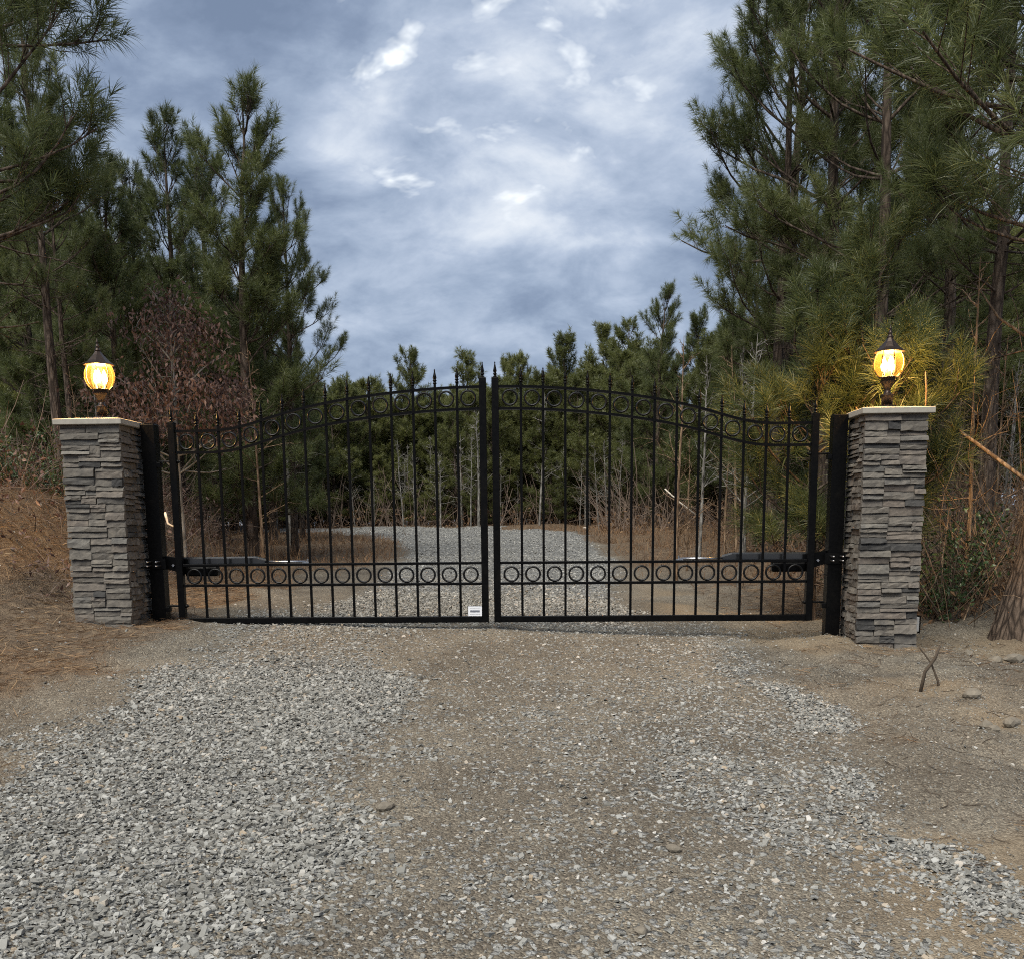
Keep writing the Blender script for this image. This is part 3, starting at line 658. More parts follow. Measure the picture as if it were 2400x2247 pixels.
def lantern(side, label, rz):
    z0 = 1.5625
    root = empty('lantern', (side * PXC + (0.012 if side < 0 else -0.01), PYC, z0), rz); tag(root, label, 'lantern', 'lit lanterns on the pillars')
    MB().lathe([(0.088, -0.002), (0.090, 0.005), (0.070, 0.012), (0.048, 0.018), (0.044, 0.022)], k=24).build('base_plate', M_BRONZE, root, True)
    MB().lathe([(0.040, 0.020), (0.041, 0.086), (0.043, 0.090), (0.043, 0.096), (0.030, 0.100), (0.021, 0.116), (0.021, 0.124)], k=20).build('post_fitter', M_BRONZE, root, True)
    MB().lathe([(0.021, 0.122), (0.026, 0.140), (0.046, 0.172), (0.056, 0.184), (0.058, 0.190), (0.048, 0.196), (0.050, 0.206), (0.060, 0.210), (0.060, 0.216)], k=6, rot=math.pi / 6).build('cup', M_BRONZE, root)
    prof = [(0.062, 0.214), (0.083, 0.236), (0.102, 0.265), (0.1125, 0.300), (0.111, 0.335), (0.102, 0.365), (0.088, 0.394)]
    k = 8
    for i in range(k):
        a0, a1 = i / k * 2 * math.pi, (i + 1) / k * 2 * math.pi; V = []; Q = []
        for (r, z) in prof:
            rr = r - 0.003; V += [(rr * math.cos(a0), rr * math.sin(a0), z), (rr * 1.0 * math.cos((a0 + a1) / 2), rr * 1.0 * math.sin((a0 + a1) / 2), z), (rr * math.cos(a1), rr * math.sin(a1), z)]
        for j in range(len(prof) - 1): Q += [(j * 3, j * 3 + 1, j * 3 + 4, j * 3 + 3), (j * 3 + 1, j * 3 + 2, j * 3 + 5, j * 3 + 4)]
        MB().add(V, Q).build('glass_pane', M_GLASS, root, True)
        MB().tube([(r * math.cos(a0), r * math.sin(a0), z) for r, z in prof], 0.0032, 5).build('rib', M_BRONZE, root)
    MB().lathe([(0.062, 0.210), (0.066, 0.212), (0.066, 0.218), (0.061, 0.220)], k=24).build('collar', M_BRONZE, root)
    roof = MB().lathe([(0.090, 0.391), (0.112, 0.394), (0.116, 0.398), (0.094, 0.411), (0.076, 0.426), (0.058, 0.446), (0.038, 0.468), (0.024, 0.487), (0.020, 0.496)], k=8).build('roof', M_BRONZE, root)
    MB().lathe([(0.020, 0.494), (0.026, 0.500), (0.016, 0.508), (0.013, 0.524), (0.017, 0.529), (0.011, 0.535), (0.008, 0.556), (0.011, 0.560), (0.004, 0.568), (0.002, 0.590)], k=12).build('finial', M_BRONZE, roof, True)
    for i in range(3):
        a = i * 2.094 + 0.5; cx_, cy_ = 0.034 * math.cos(a), 0.034 * math.sin(a)
        MB().lathe([(0.009, 0.214), (0.009, 0.262)], (cx_, cy_, 0), 10).build('candle_sleeve', M_PLATE, root)
        MB().lathe([(0.008, 0.258), (0.018, 0.276), (0.022, 0.298), (0.017, 0.328), (0.006, 0.356), (0.0005, 0.366)], (cx_, cy_, 0), 12).build('bulb', M_BULB, root, True)
    ld = bpy.data.lights.new('lantern_light', 'POINT'); ld.energy = 58.0; ld.color = (1.0, 0.66, 0.28); ld.shadow_soft_size = 0.03
    lo = bpy.data.objects.new('lantern_light', ld); lo.location = (0, 0, 0.375); link(lo, root)
lantern(-1, 'lit bronze lantern with bowed amber glass on the left pillar', 0.2); lantern(1, 'lit bronze lantern with bowed amber glass on the right pillar', 0.05)

# ------------------------------------------------------------------ vegetation generators
def unit(v): return v / (np.linalg.norm(v, axis=-1, keepdims=True) + 1e-9)
def needles(B, A, Ls, n, nl, wd, r, bend=False):
    """bottlebrush shoots. B,A (s,3) base and axis, Ls (s,) shoot length -> V,T,tint"""
    s = len(B); A = unit(A)
    u = r.uniform(0, 1, (s, n)) ** 0.75
    ref = np.where(np.abs(A[:, 2:3]) > 0.9, np.array([1.0, 0, 0]), np.array([0, 0, 1.0]))
    a = unit(np.cross(A, ref)); b = np.cross(A, a)
    th = r.uniform(0, 2 * np.pi, (s, n)); an = np.radians(72 - 48 * u + r.normal(0, 11, (s, n)))
    rad = a[:, None] * np.cos(th)[..., None] + b[:, None] * np.sin(th)[..., None]
    d = A[:, None] * np.cos(an)[..., None] + rad * np.sin(an)[..., None]
    base = B[:, None] + A[:, None] * (u * Ls[:, None])[..., None]
    ln = nl * r.uniform(0.65, 1.12, (s, n))
    side = unit(np.cross(d, r.normal(0, 1, (s, n, 3))))
    droop = np.zeros_like(d); droop[..., 2] = -ln * r.uniform(0.05, 0.35, (s, n))
    w = wd * r.uniform(0.7, 1.3, (s, n))[..., None]
    tip = base + d * ln[..., None] + droop
    tn = np.clip(r.normal(0.5, 0.2, (s, 1)) + r.normal(0, 0.14, (s, n)), 0, 1)
    m = s * n
    if bend:
        mid = base + d * (ln * 0.55)[..., None] + droop * 0.2
        V = np.stack([base - side * w * .5, base + side * w * .5, mid + side * w * .45, mid - side * w * .45, tip], 2).reshape(-1, 3)
        i0 = np.arange(m)[:, None] * 5
        T = np.concatenate([i0 + [0, 1, 2], i0 + [0, 2, 3], i0 + [3, 2, 4]], 1).reshape(-1, 3); return V, T, np.repeat(tn.ravel(), 5)
    V = np.stack([base - side * w * .5, base + side * w * .5, tip], 2).reshape(-1, 3)
    return V, np.arange(m * 3).reshape(-1, 3), np.repeat(tn.ravel(), 3)
def curve(p0, d0, ln, m, up, r, wob=0.06):
    """polylines from p0 along d0 bending by up; (n,m,3)"""
    n = len(p0); t = np.linspace(0, 1, m); P = np.zeros((n, m, 3)); P[:, 0] = p0; d = unit(d0.astype(float)); st = (ln / (m - 1))[:, None]
    for i in range(1, m):
        d = unit(d + np.stack([np.zeros(n), np.zeros(n), up], -1) / (m - 1) + r.normal(0, wob, (n, 3))); P[:, i] = P[:, i - 1] + d * st
    return P, d
def pine(seed, Ht, cb, rad, n_per=70, nl=0.17, wd=0.006, dens=1.0, bend=False, lean=(0, 0), r0=None, whorl=0.36, dead=12, shape=0.8, prune=None, k=5, inner=0.28):
    r = np.random.default_rng(seed); wood = []
    m = 12; t = np.linspace(0, 1, m)
    wobx = np.cumsum(r.normal(0, 0.012 * Ht / 3, m)); woby = np.cumsum(r.normal(0, 0.012 * Ht / 3, m))
    tr = np.stack([lean[0] * t * Ht + wobx * t, lean[1] * t * Ht + woby * t, t * Ht - 0.25 * (1 - t)], -1)
    r0 = r0 or (0.011 * Ht + 0.018); tradii = r0 * (1 - t) ** 0.85 + 0.007; tradii[0] *= 1.35
    wood.append(tubes(tr[None], tradii[None], 9))
    def trunk(z): return np.stack([np.interp(z, tr[:, 2], tr[:, i]) for i in range(3)], -1)
    zb = cb * Ht; zs_ = []
    z = zb
    while z < Ht - 0.12:
        zs_ += [z + r.normal(0, 0.05) for _ in range(r.integers(4, 6))]; z += whorl * r.uniform(0.8, 1.2) * (1.0 + 0.25 * (z - zb) / (Ht - zb))
    zs_ = np.clip(np.array(zs_), zb, Ht - 0.05); tt = (zs_ - zb) / (Ht - zb)
    az = r.uniform(0, 2 * np.pi, len(zs_)) ; ln = rad * ((1 - tt) ** shape * np.clip(0.55 + tt * 2.2, 0, 1) + 0.10 + 0.13 * tt) * r.uniform(0.6, 1.15, len(zs_))
    el = np.radians(8 + 54 * tt + r.normal(0, 9, len(zs_)))
    d = np.stack([np.cos(az) * np.cos(el), np.sin(az) * np.cos(el), np.sin(el)], -1)
    if prune is not None:
        kk = prune(trunk(zs_), d, ln); zs_, d, ln, tt = zs_[kk], d[kk], ln[kk], tt[kk]
    P, dend = curve(trunk(zs_), d, ln, 6, np.full(len(zs_), 0.55), r, 0.09)
    br = np.clip(0.010 * ln + 0.006, 0.006, 0.06)
    wood.append(tubes(P, br[:, None] * np.linspace(1, 0.35, 6)[None], k))
    B = [P[:, -1]]; A = [dend]; Lq = [np.full(len(P), 0.22)]
    # secondary twigs, then a few tertiary
    ns = np.maximum(2, (3.2 + ln * 5.0) * dens).astype(int); own = np.repeat(np.arange(len(P)), ns)
    uu = r.uniform(inner, 0.98, len(own)); fi = uu * 5; i0 = np.clip(fi.astype(int), 0, 4); fr = (fi - i0)[:, None]
    p0 = P[own, i0] * (1 - fr) + P[own, i0 + 1] * fr; bd = unit(P[own, i0 + 1] - P[own, i0])
    sgn = r.choice([-1, 1], len(own)); perp = unit(np.cross(bd, np.array([0, 0, 1.0]))) * sgn[:, None]
    sd_ = unit(bd * r.uniform(0.5, 1.0, (len(own), 1)) + perp * r.uniform(0.3, 0.9, (len(own), 1)) + np.array([0, 0, 1]) * r.uniform(-0.05, 0.55, (len(own), 1)))
    sl_ = np.clip(ln[own] * (0.42 - 0.25 * uu) * r.uniform(0.6, 1.3, len(own)) + 0.06, 0.08, 0.75)
    P2, d2 = curve(p0, sd_, sl_, 3, np.full(len(own), 0.5), r, 0.1)
    wood.append(tubes(P2, np.linspace(0.0065, 0.004, 3)[None] * np.ones((len(own), 1)), 3))
    B.append(P2[:, -1]); A.append(d2); Lq.append(np.full(len(own), 0.2))
    lg = np.where(sl_ > 0.22)[0]; lg = np.repeat(lg, 2)
    if len(lg):
        p3 = P2[lg, 1]; d3 = unit(d2[lg] + r.normal(0, 0.55, (len(lg), 3)) + [0, 0, 0.15])
        B.append(p3); A.append(d3); Lq.append(np.full(len(lg), 0.22))
    # leader
    B.append(trunk(np.array([Ht - 0.03]))); A.append(np.array([[0, 0, 1.0]])); Lq.append(np.array([0.3]))
    B = np.vstack(B); A = np.vstack(A) + np.array([0, 0, 0.25]); Lq = np.concatenate(Lq) * r.uniform(0.7, 1.3, len(B))
    # dead bare snags under the crown
    if dead:
        zd = r.uniform(0.12 * Ht, zb + 0.15 * (Ht - zb), dead); az = r.uniform(0, 2 * np.pi, dead); el = r.normal(0.05, 0.25, dead)
        dd = np.stack([np.cos(az) * np.cos(el), np.sin(az) * np.cos(el), np.sin(el)], -1); ld_ = r.uniform(0.25, 0.75, dead) * min(rad, 1.6)
        Pd, _ = curve(trunk(zd), dd, ld_, 5, r.normal(-0.1, 0.3, dead), r, 0.14); wood.append(tubes(Pd, np.linspace(0.011, 0.004, 5)[None] * np.ones((dead, 1)), 4))
        ow = np.repeat(np.arange(dead), 3); Pt, _ = curve(Pd[ow, r.integers(1, 4, len(ow))], unit(dd[ow] + r.normal(0, 0.6, (len(ow), 3))), ld_[ow] * 0.45, 4, np.zeros(len(ow)), r, 0.15)
        wood.append(tubes(Pt, np.linspace(0.006, 0.003, 4)[None] * np.ones((len(ow), 1)), 3))
    V = []; Q = []; n = 0
    for (v, q, _) in wood: V.append(v); Q.append(q + n); n += len(v)
    nv, nT, tn = needles(B, A, Lq, n_per, nl, wd, r, bend)
    return (np.vstack(V), np.vstack(Q)), (nv, nT, tn)
def pine_meshes(seed, mat_n, mat_b, **kw):
    (wv, wq), (nv, nT, tn) = pine(seed, **kw)
    return mesh('pine_trunk', wv, None, wq, True, mat=mat_b), mesh('pine_crown', nv, nT, None, False, tn, mat_n), kw['Ht']
def put_tree(name, meshes, x, y, h, rz, label, cat, group=None, widen=1.0, dz=0.0):
    s = h / meshes[2]
    root = empty(name, (x, y, float(H(x, y)) + dz), rz); root.scale = (s * widen, s * widen, s)
    tag(root, label, cat, group)
    obj('trunk', meshes[0], root); obj('crown', meshes[1], root); return root

# ---- pine families: full crowns, tall open crowns, far crowns
MID = [pine_meshes(100 + i, M_NEEDLE, M_BARK, Ht=6.8, cb=[0.10, 0.16, 0.22, 0.13][i], rad=[1.45, 1.25, 1.5, 1.35][i], n_per=68, nl=0.17, wd=0.0066, dens=1.2, dead=10) for i in range(4)]
OPEN = [pine_meshes(130 + i, M_NEEDLE, M_BARK, Ht=10.0, cb=[0.30, 0.36, 0.26][i], rad=[2.1, 2.0, 2.3][i], n_per=70, nl=0.19, wd=0.0066, dens=0.85, dead=26, whorl=0.62, shape=0.6, inner=0.5) for i in range(3)]
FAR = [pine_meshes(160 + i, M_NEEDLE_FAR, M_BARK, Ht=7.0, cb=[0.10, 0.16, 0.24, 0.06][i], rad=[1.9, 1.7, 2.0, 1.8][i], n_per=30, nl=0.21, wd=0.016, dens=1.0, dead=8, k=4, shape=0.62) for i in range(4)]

def pine_by_px(px, Y, top, fam, label, group=None, rz=None, widen=1.0):
    p = at(px, top, Y); g = float(H(p[0], Y)); h = p[2] - g
    return put_tree('pine_tree', fam, p[0], Y, h, rz if rz is not None else (px * 0.37) % 6.28, label, 'pine tree', group, widen)
# left side
LG = 'pines on the left bank'
pine_by_px(540, 8.0, 235, MID[0], 'tall full pine with spiky top, tallest on the left bank', LG, 0.4, 1.05)
pine_by_px(372, 9.0, 300, MID[1], 'narrow pointed pine second highest on the left bank', LG, 2.0)
pine_by_px(655, 9.5, 455, OPEN[0], 'sparse pine with long bare arms reaching right into the sky', LG, 1.0, 0.9)
pine_by_px(690, 16, 790, MID[2], 'low pine at the right end of the left bank trees', LG, 3.0)
pine_by_px(610, 14, 620, MID[3], 'mid height pine between the tallest and the lowest left pines', LG, 5.0)
pine_by_px(235, 7.0, 395, MID[2], 'shaded pine behind the left lantern', LG, 1.7, 1.1)
pine_by_px(110, 6.0, 300, OPEN[1], 'thin pine with bare lower snags near the left edge', LG, 4.1, 0.8)
pine_by_px(45, 5.0, -120, OPEN[1], 'tall pine filling the top left corner behind the near branches', LG, 2.4, 0.85)
pine_by_px(20, 8.5, 230, MID[3], 'pine at the left edge behind the overhanging branches', LG, 0.2, 1.15)
pine_by_px(455, 13, 360, MID[3], 'pine standing behind the gap of the two highest left pines', LG, 2.9)
pine_by_px(300, 13, 420, MID[0], 'pine deep in the left stand behind the lantern', LG, 5.9)
pine_by_px(120, 13, 380, MID[1], 'pine deep in the left stand near the picture edge', LG, 3.9, 1.2)
# right side
RG = 'pines on the right side of the drive'
pine_by_px(1850, 7.5, -190, OPEN[0], 'tall open pine with bare trunk showing sky, right of the gate', RG, 0.9, 0.9)
pine_by_px(1878, 10.0, -260, OPEN[2], 'tall pine just behind the open pine right of the gate', RG, 2.5, 0.95)
pine_by_px(1985, 6.5, -420, OPEN[1], 'dense tall pine above the right gate post', RG, 4.0, 1.0)
pine_by_px(2130, 5.0, -500, OPEN[2], 'tall pine directly behind the right lantern', RG, 5.0, 0.95)
pine_by_px(2290, 7.5, -300, OPEN[0], 'tall pine behind the orange lit sapling', RG, 3.1, 1.0)
pine_by_px(2420, 4.0, -500, OPEN[1], 'tall pine behind the large trunk at right edge', RG, 1.2, 1.0)
pine_by_px(2010, 12, 330, MID[1], 'pine filling the gap behind the right gate post', RG, 1.1, 1.2)
pine_by_px(2200, 12, 250, MID[2], 'pine deep in the right stand beyond the lantern', RG, 2.1, 1.2)
pine_by_px(1770, 15, 520, MID[3], 'pine deep in the right stand left of the open pine', RG, 3.3, 1.1)
pine_by_px(1545, 20, 690, MID[0], 'conical pine standing free against the sky right of centre', RG, 0.3, 0.95)
pine_by_px(1640, 18, 760, MID[2], 'bushy pine right of the free standing conical pine', RG, 4.5, 1.1)
pine_by_px(1725, 13, 745, MID[1], 'low bushy pine below the open pine', RG, 4.9, 1.2)
pine_by_px(1850, 9, 860, MID[3], 'young pine behind the right end of the gate arch', RG, 0.6, 1.2)
# low young pines lit by the right lantern
NEAR = [pine_meshes(190 + i, M_NEEDLE, M_BARK, Ht=3.0, cb=0.18, rad=0.95, n_per=88, nl=0.20, wd=0.0036, dens=1.0, bend=True, dead=5) for i in range(2)]
pine_by_px(1925, 1.3, 730, NEAR[0], 'lower young pine lit yellow behind the right gate hinge', RG, 0.7, 1.15)
pine_by_px(2062, 1.1, 600, NEAR[1], 'taller young pine lit yellow just left of the right lantern', RG, 2.2, 0.9)
# the big trunk at the right edge, its crown and limbs above the frame
def big_pine():
    p = at(2412, 1440, 0.25); r = np.random.default_rng(5)
    x, y = p[0], 0.25
    root = empty('pine_tree', (x, y, float(H(x, y)) - 0.05)); tag(root, 'large plated pine trunk at the right edge with overhanging limbs', 'pine tree', RG)
    (wv, wq), (nv, nT, tn) = pine(301, Ht=9.5, cb=0.31, rad=2.6, n_per=52, nl=0.2, wd=0.0056, dens=0.9, bend=True, lean=(0.10, 0.02), r0=0.20, whorl=0.42, dead=6, shape=0.5,
                                  prune=lambda P, d, l: (d[:, 0] < 0.35) | (P[:, 2] > 6.5))
    # root flare
    zf = np.clip(1 - wv[:, 2] / 0.55, 0, 1) * (np.hypot(wv[:, 0], wv[:, 1]) < 0.6); wv[:, 0] *= 1 + 0.28 * zf ** 2; wv[:, 1] *= 1 + 0.25 * zf ** 2
    obj('trunk', mesh('pine_trunk', wv, None, wq, True, mat=M_BARK_NEAR), root); obj('crown', mesh('pine_crown', nv, nT, None, False, tn, M_NEEDLE), root)
big_pine()
def left_near_pine():
    p = at(-22, 1300, 1.5); x, y = p[0], 1.5
    root = empty('pine_tree', (x, y, float(H(x, y)) - 0.05)); tag(root, 'near pine off the left edge with long needled branches at top left', 'pine tree', LG)
    (wv, wq), (nv, nT, tn) = pine(312, Ht=8.6, cb=0.25, rad=1.95, n_per=50, nl=0.2, wd=0.005, dens=0.95, bend=True, r0=0.10, whorl=0.36, dead=14, shape=0.4, inner=0.35, prune=lambda P, d, l: (d[:, 0] > -0.5))
    obj('trunk', mesh('pine_trunk', wv, None, wq, True, mat=M_BARK), root); obj('crown', mesh('pine_crown', nv, nT, None, False, tn, M_NEEDLE), root)
left_near_pine()

# ---- the stand of young pines across the curve
r = random.Random(3)
CG = 'young pines across the curve beyond the gate'
for i, (px, top, Y_, lab) in enumerate([(962, 848, 30, 'pine with spread candle tips behind the left gate leaf'), (1093, 838, 31, 'pine rising just left of the gate centre'), (1210, 852, 31, 'pine rising just right of the gate centre'),
        (1335, 812, 29, 'pine of medium height above the right leaf, left of two taller'), (1403, 796, 28, 'pine second from the free standing conical pine'), (1462, 770, 26, 'pine nearest the left of the free standing conical pine'), (800, 905, 31, 'low pine top seen low over the left leaf arch'), (880, 915, 31, 'low dense pine between the left leaf finials')]):
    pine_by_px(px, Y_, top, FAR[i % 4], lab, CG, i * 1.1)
for i in range(64):
    Y_ = r.uniform(26.5, 31) if i < 36 else r.uniform(31, 38)
    px = 560 + 1000 * ((i * 0.618) % 1.0); top = np.interp(px, [560, 900, 1200, 1400, 1560], [880, 918, 905, 870, 800]) + r.uniform(0, 55) + (10 if i >= 36 else 0)
    if px > 1250: Y_ -= (px - 1250) / 300 * 5
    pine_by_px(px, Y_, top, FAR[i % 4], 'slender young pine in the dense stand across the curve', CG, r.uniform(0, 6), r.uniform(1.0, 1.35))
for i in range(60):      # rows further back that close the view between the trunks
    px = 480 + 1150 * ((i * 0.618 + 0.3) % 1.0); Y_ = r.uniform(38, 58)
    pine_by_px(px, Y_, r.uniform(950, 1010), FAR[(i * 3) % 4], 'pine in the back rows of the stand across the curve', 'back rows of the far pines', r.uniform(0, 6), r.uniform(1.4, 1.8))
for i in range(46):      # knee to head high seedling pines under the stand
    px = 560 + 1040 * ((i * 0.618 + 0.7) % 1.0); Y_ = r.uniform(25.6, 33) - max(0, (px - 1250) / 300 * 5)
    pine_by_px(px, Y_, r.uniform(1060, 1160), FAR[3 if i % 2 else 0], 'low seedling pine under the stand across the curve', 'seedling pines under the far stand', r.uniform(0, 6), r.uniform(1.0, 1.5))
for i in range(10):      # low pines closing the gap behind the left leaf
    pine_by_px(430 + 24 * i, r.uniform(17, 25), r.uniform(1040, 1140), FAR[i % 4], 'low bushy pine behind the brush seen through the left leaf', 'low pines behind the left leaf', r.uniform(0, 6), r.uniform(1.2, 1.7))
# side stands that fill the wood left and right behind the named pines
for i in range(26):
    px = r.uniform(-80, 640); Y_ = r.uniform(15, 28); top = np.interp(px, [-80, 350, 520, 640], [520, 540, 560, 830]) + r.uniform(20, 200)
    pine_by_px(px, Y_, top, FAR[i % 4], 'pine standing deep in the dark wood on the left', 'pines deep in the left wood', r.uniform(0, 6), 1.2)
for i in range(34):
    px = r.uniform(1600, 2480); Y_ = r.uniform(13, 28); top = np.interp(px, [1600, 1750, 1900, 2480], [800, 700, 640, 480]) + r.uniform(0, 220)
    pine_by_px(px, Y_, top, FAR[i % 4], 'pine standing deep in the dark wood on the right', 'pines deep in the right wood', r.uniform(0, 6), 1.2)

# ---- bare saplings
def bare_tree(seed, Ht, r0, nb=26, spread=0.9, lean=(0, 0), base=0.2, m=10):
    r = np.random.default_rng(seed); t = np.linspace(0, 1, m)
    tr = np.stack([lean[0] * t * Ht + np.cumsum(r.normal(0, .02, m)) * t, lean[1] * t * Ht + np.cumsum(r.normal(0, .02, m)) * t, t * Ht - 0.1 * (1 - t)], -1)
    parts = [tubes(tr[None], (r0 * (1 - t) ** 0.8 + 0.004)[None], 7)]
    zz = r.uniform(base, 0.97, nb) * Ht; p0 = np.stack([np.interp(zz, tr[:, 2], tr[:, i]) for i in range(3)], -1)
    az = r.uniform(0, 2 * np.pi, nb); el = np.radians(r.normal(35, 14, nb)); d = np.stack([np.cos(az) * np.cos(el), np.sin(az) * np.cos(el), np.sin(el)], -1)
    ln = spread * (1.15 - zz / Ht) * r.uniform(0.5, 1.2, nb); P, de = curve(p0, d, ln, 6, r.normal(0.25, 0.3, nb), r, 0.13)
    parts.append(tubes(P, (0.22 * r0 + 0.0035) * np.linspace(1, 0.4, 6)[None] * np.ones((nb, 1)), 4))
    ow = np.repeat(np.arange(nb), 4); n2 = len(ow); P2, _ = curve(P[ow, r.integers(1, 6, n2)], unit(d[ow] + r.normal(0, 0.6, (n2, 3))), ln[ow] * r.uniform(0.25, 0.6, n2), 5, r.normal(0.2, 0.3, n2), r, 0.16)
    parts.append(tubes(P2, np.linspace(0.0042, 0.0022, 5)[None] * np.ones((n2, 1)), 3))
    V = []; Q = []; n = 0
    for v, q, _ in parts: V.append(v); Q.append(q + n); n += len(v)
    return np.vstack(V), np.vstack(Q)
def bare_meshes(seed, mat, Ht=4.0, r0=0.028, **kw):
    v, q = bare_tree(seed, Ht, r0, **kw); return mesh('bare_sapling', v, None, q, True, mat=mat), Ht
GREY = [bare_meshes(400 + i, M_GREYBARK, r0=[0.05, 0.036, 0.03][i], lean=[(0.02, 0), (-0.05, 0.02), (0.09, 0)][i], nb=30, base=0.3) for i in range(3)]
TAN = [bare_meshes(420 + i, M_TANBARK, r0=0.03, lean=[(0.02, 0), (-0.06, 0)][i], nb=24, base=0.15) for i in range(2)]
def sapling(px, py, Y, top, fam, label, group, rz=0.0):
    p = at(px, top, Y); g = float(H(p[0], Y)); s = max(0.4, (p[2] - g) / fam[1])
    o = obj('bare_sapling', fam[0], None, (p[0], Y, g)); o.scale = (s, s, s); o.rotation_euler = (0, 0, rz); tag(o, label, 'sapling', group)
BG = 'pale bare saplings at the wood edge'
sapling(1118, 1230, 24.6, 950, GREY[0], 'whitish bare tree with many side twigs left of gate centre', BG, 0.5)
sapling(1100, 1230, 24.9, 1010, GREY[1], 'thin pale sapling beside the whitish bare tree', BG, 2.5)
sapling(1262, 1230, 24, 920, GREY[1], 'bent pale sapling right of the gate centre', BG, 4.0)
sapling(1405, 1230, 21, 1040, GREY[2], 'leaning pale stem of a pair behind the right leaf', BG, 3.0)
sapling(1425, 1230, 21.3, 1030, GREY[1], 'upright pale stem of a pair behind the right leaf', BG, 1.0)
sapling(664, 1230, 13.5, 870, GREY[0], 'pale grey trunk rising behind the left leaf arch', BG, 1.9)
sapling(632, 1230, 14.2, 905, GREY[1], 'thin grey stem beside the pale trunk behind left leaf', BG, 5.2)
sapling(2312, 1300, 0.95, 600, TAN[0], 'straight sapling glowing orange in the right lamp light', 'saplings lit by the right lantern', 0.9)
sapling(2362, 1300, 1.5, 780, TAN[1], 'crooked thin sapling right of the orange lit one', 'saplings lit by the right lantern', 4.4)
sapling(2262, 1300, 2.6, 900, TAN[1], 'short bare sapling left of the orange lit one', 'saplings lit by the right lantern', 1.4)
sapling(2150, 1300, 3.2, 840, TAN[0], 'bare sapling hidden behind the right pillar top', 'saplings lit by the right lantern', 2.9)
for i in range(26):
    px = r.uniform(700, 1560); Y_ = r.uniform(24.5, 27) - max(0, (px - 1300) / 50)
    sapling(px, 1230, Y_, r.uniform(1010, 1130), GREY[i % 3], 'thin bare stem among the dark trunks at the wood edge', 'bare stems along the far wood edge', r.uniform(0, 6))
for i in range(22):
    px = r.choice([r.uniform(0, 620), r.uniform(0, 620), r.uniform(1560, 1980), r.uniform(2180, 2400)]); Y_ = r.uniform(3.5, 10)
    sapling(px, 1230, Y_, r.uniform(780, 1060), [GREY[1], TAN[0], TAN[1]][i % 3], 'thin bare understorey stem in the side woods', 'bare stems in the side woods', r.uniform(0, 6))

# ---- oak holding its dead leaves, behind the left pillar
def leaf_cards(C, D, ln, wdt, r):
    """folded pointed leaves at C along D: 5 verts, 4 tris"""
    n = len(C); D = unit(D); s = unit(np.cross(D, r.normal(0, 1, (n, 3)))); u = np.cross(D, s); ln = ln[:, None]; w = wdt[:, None]
    V = np.stack([C, C + D * ln * .45 + s * w * .5 + u * w * .18, C + D * ln + u * ln * r.uniform(-.25, .25, (n, 1)), C + D * ln * .45 - s * w * .5 + u * w * .18, C + D * ln * .5], 1).reshape(-1, 3)
    i = np.arange(n)[:, None] * 5; T = np.concatenate([i + [0, 1, 4], i + [1, 2, 4], i + [4, 2, 3], i + [0, 4, 3]], 1).reshape(-1, 3)
    return V, T
def oak():
    p = at(428, 1240, 3.3); x, y = p[0], 3.3; g = float(H(x, y)); rr = np.random.default_rng(77)
    top = at(428, 700, 3.3)[2] - g
    root = empty('oak_tree', (x, y, g)); tag(root, 'small oak with dead reddish brown leaves behind the left pillar', 'oak tree')
    v, q = bare_tree(501, top, 0.04, nb=34, spread=1.15, base=0.34); obj('trunk', mesh('oak_trunk', v, None, q, True, mat=M_GREYBARK), root)
    nc = 46; cz = top * (0.54 + 0.46 * rr.uniform(0, 1, nc) ** 1.2); cr = np.sqrt(rr.uniform(0.02, 1, nc)) * np.interp(cz / top, [0.54, 0.68, 0.84, 1.0], [0.62, 0.82, 0.55, 0.12]); ca = rr.uniform(0, 6.28, nc)
    K = np.stack([cr * np.cos(ca), cr * np.sin(ca), cz], -1); C = np.repeat(K, rr.integers(40, 150, nc), 0); n = len(C); C = C + rr.normal(0, 1, (n, 3)) * [0.13, 0.13, 0.10]
    D = rr.normal(0, 0.5, (n, 3)); D[:, 2] -= 0.75
    V, T = leaf_cards(C, D, rr.uniform(0.045, 0.08, n), rr.uniform(0.02, 0.036, n), rr)
    obj('crown', mesh('oak_leaves', V, T, None, False, np.repeat(rr.beta(2, 2.6, n), 5), M_OAKLEAF), root)
oak()
# ---- evergreen shrubs behind the right pillar
def shrub(px, Y, top, w_, label, seed):
    p = at(px, top, Y); x = p[0]; g = float(H(x, Y)); h = max(0.25, p[2] - g); rr = np.random.default_rng(seed)
    root = empty('shrub', (x, Y, g)); tag(root, label, 'shrub', 'leafy shrubs in the understorey')
    ns = 16; d = rr.normal(0, 0.45, (ns, 3)); d[:, 2] = 1; P, _ = curve(np.zeros((ns, 3)), d, h * rr.uniform(0.6, 1.1, ns), 6, np.zeros(ns), rr, 0.15)
    P[..., :2] *= w_; v, q, _ = tubes(P, np.linspace(0.007, 0.003, 6)[None] * np.ones((ns, 1)), 3); obj('stems', mesh('stems', v, None, q, True, mat=M_TWIG), root)
    n = 700; o = rr.integers(0, ns, n); C = P[o, rr.integers(1, 6, n)] + rr.normal(0, 0.06, (n, 3)); D = rr.normal(0, 1, (n, 3)); D[:, 2] += 0.3
    V, T = leaf_cards(C, D, rr.uniform(0.035, 0.06, n), rr.uniform(0.018, 0.03, n), rr)
    obj('foliage', mesh('leaves', V, T, None, False, np.repeat(rr.beta(2, 2, n), 5), M_GREENLEAF), root)
shrub(2235, 0.9, 1080, 0.9, 'taller leafy shrub close behind the right pillar edge', 67)
shrub(2205, 1.1, 1165, 0.8, 'leafy evergreen shrub just right of the right pillar', 61)
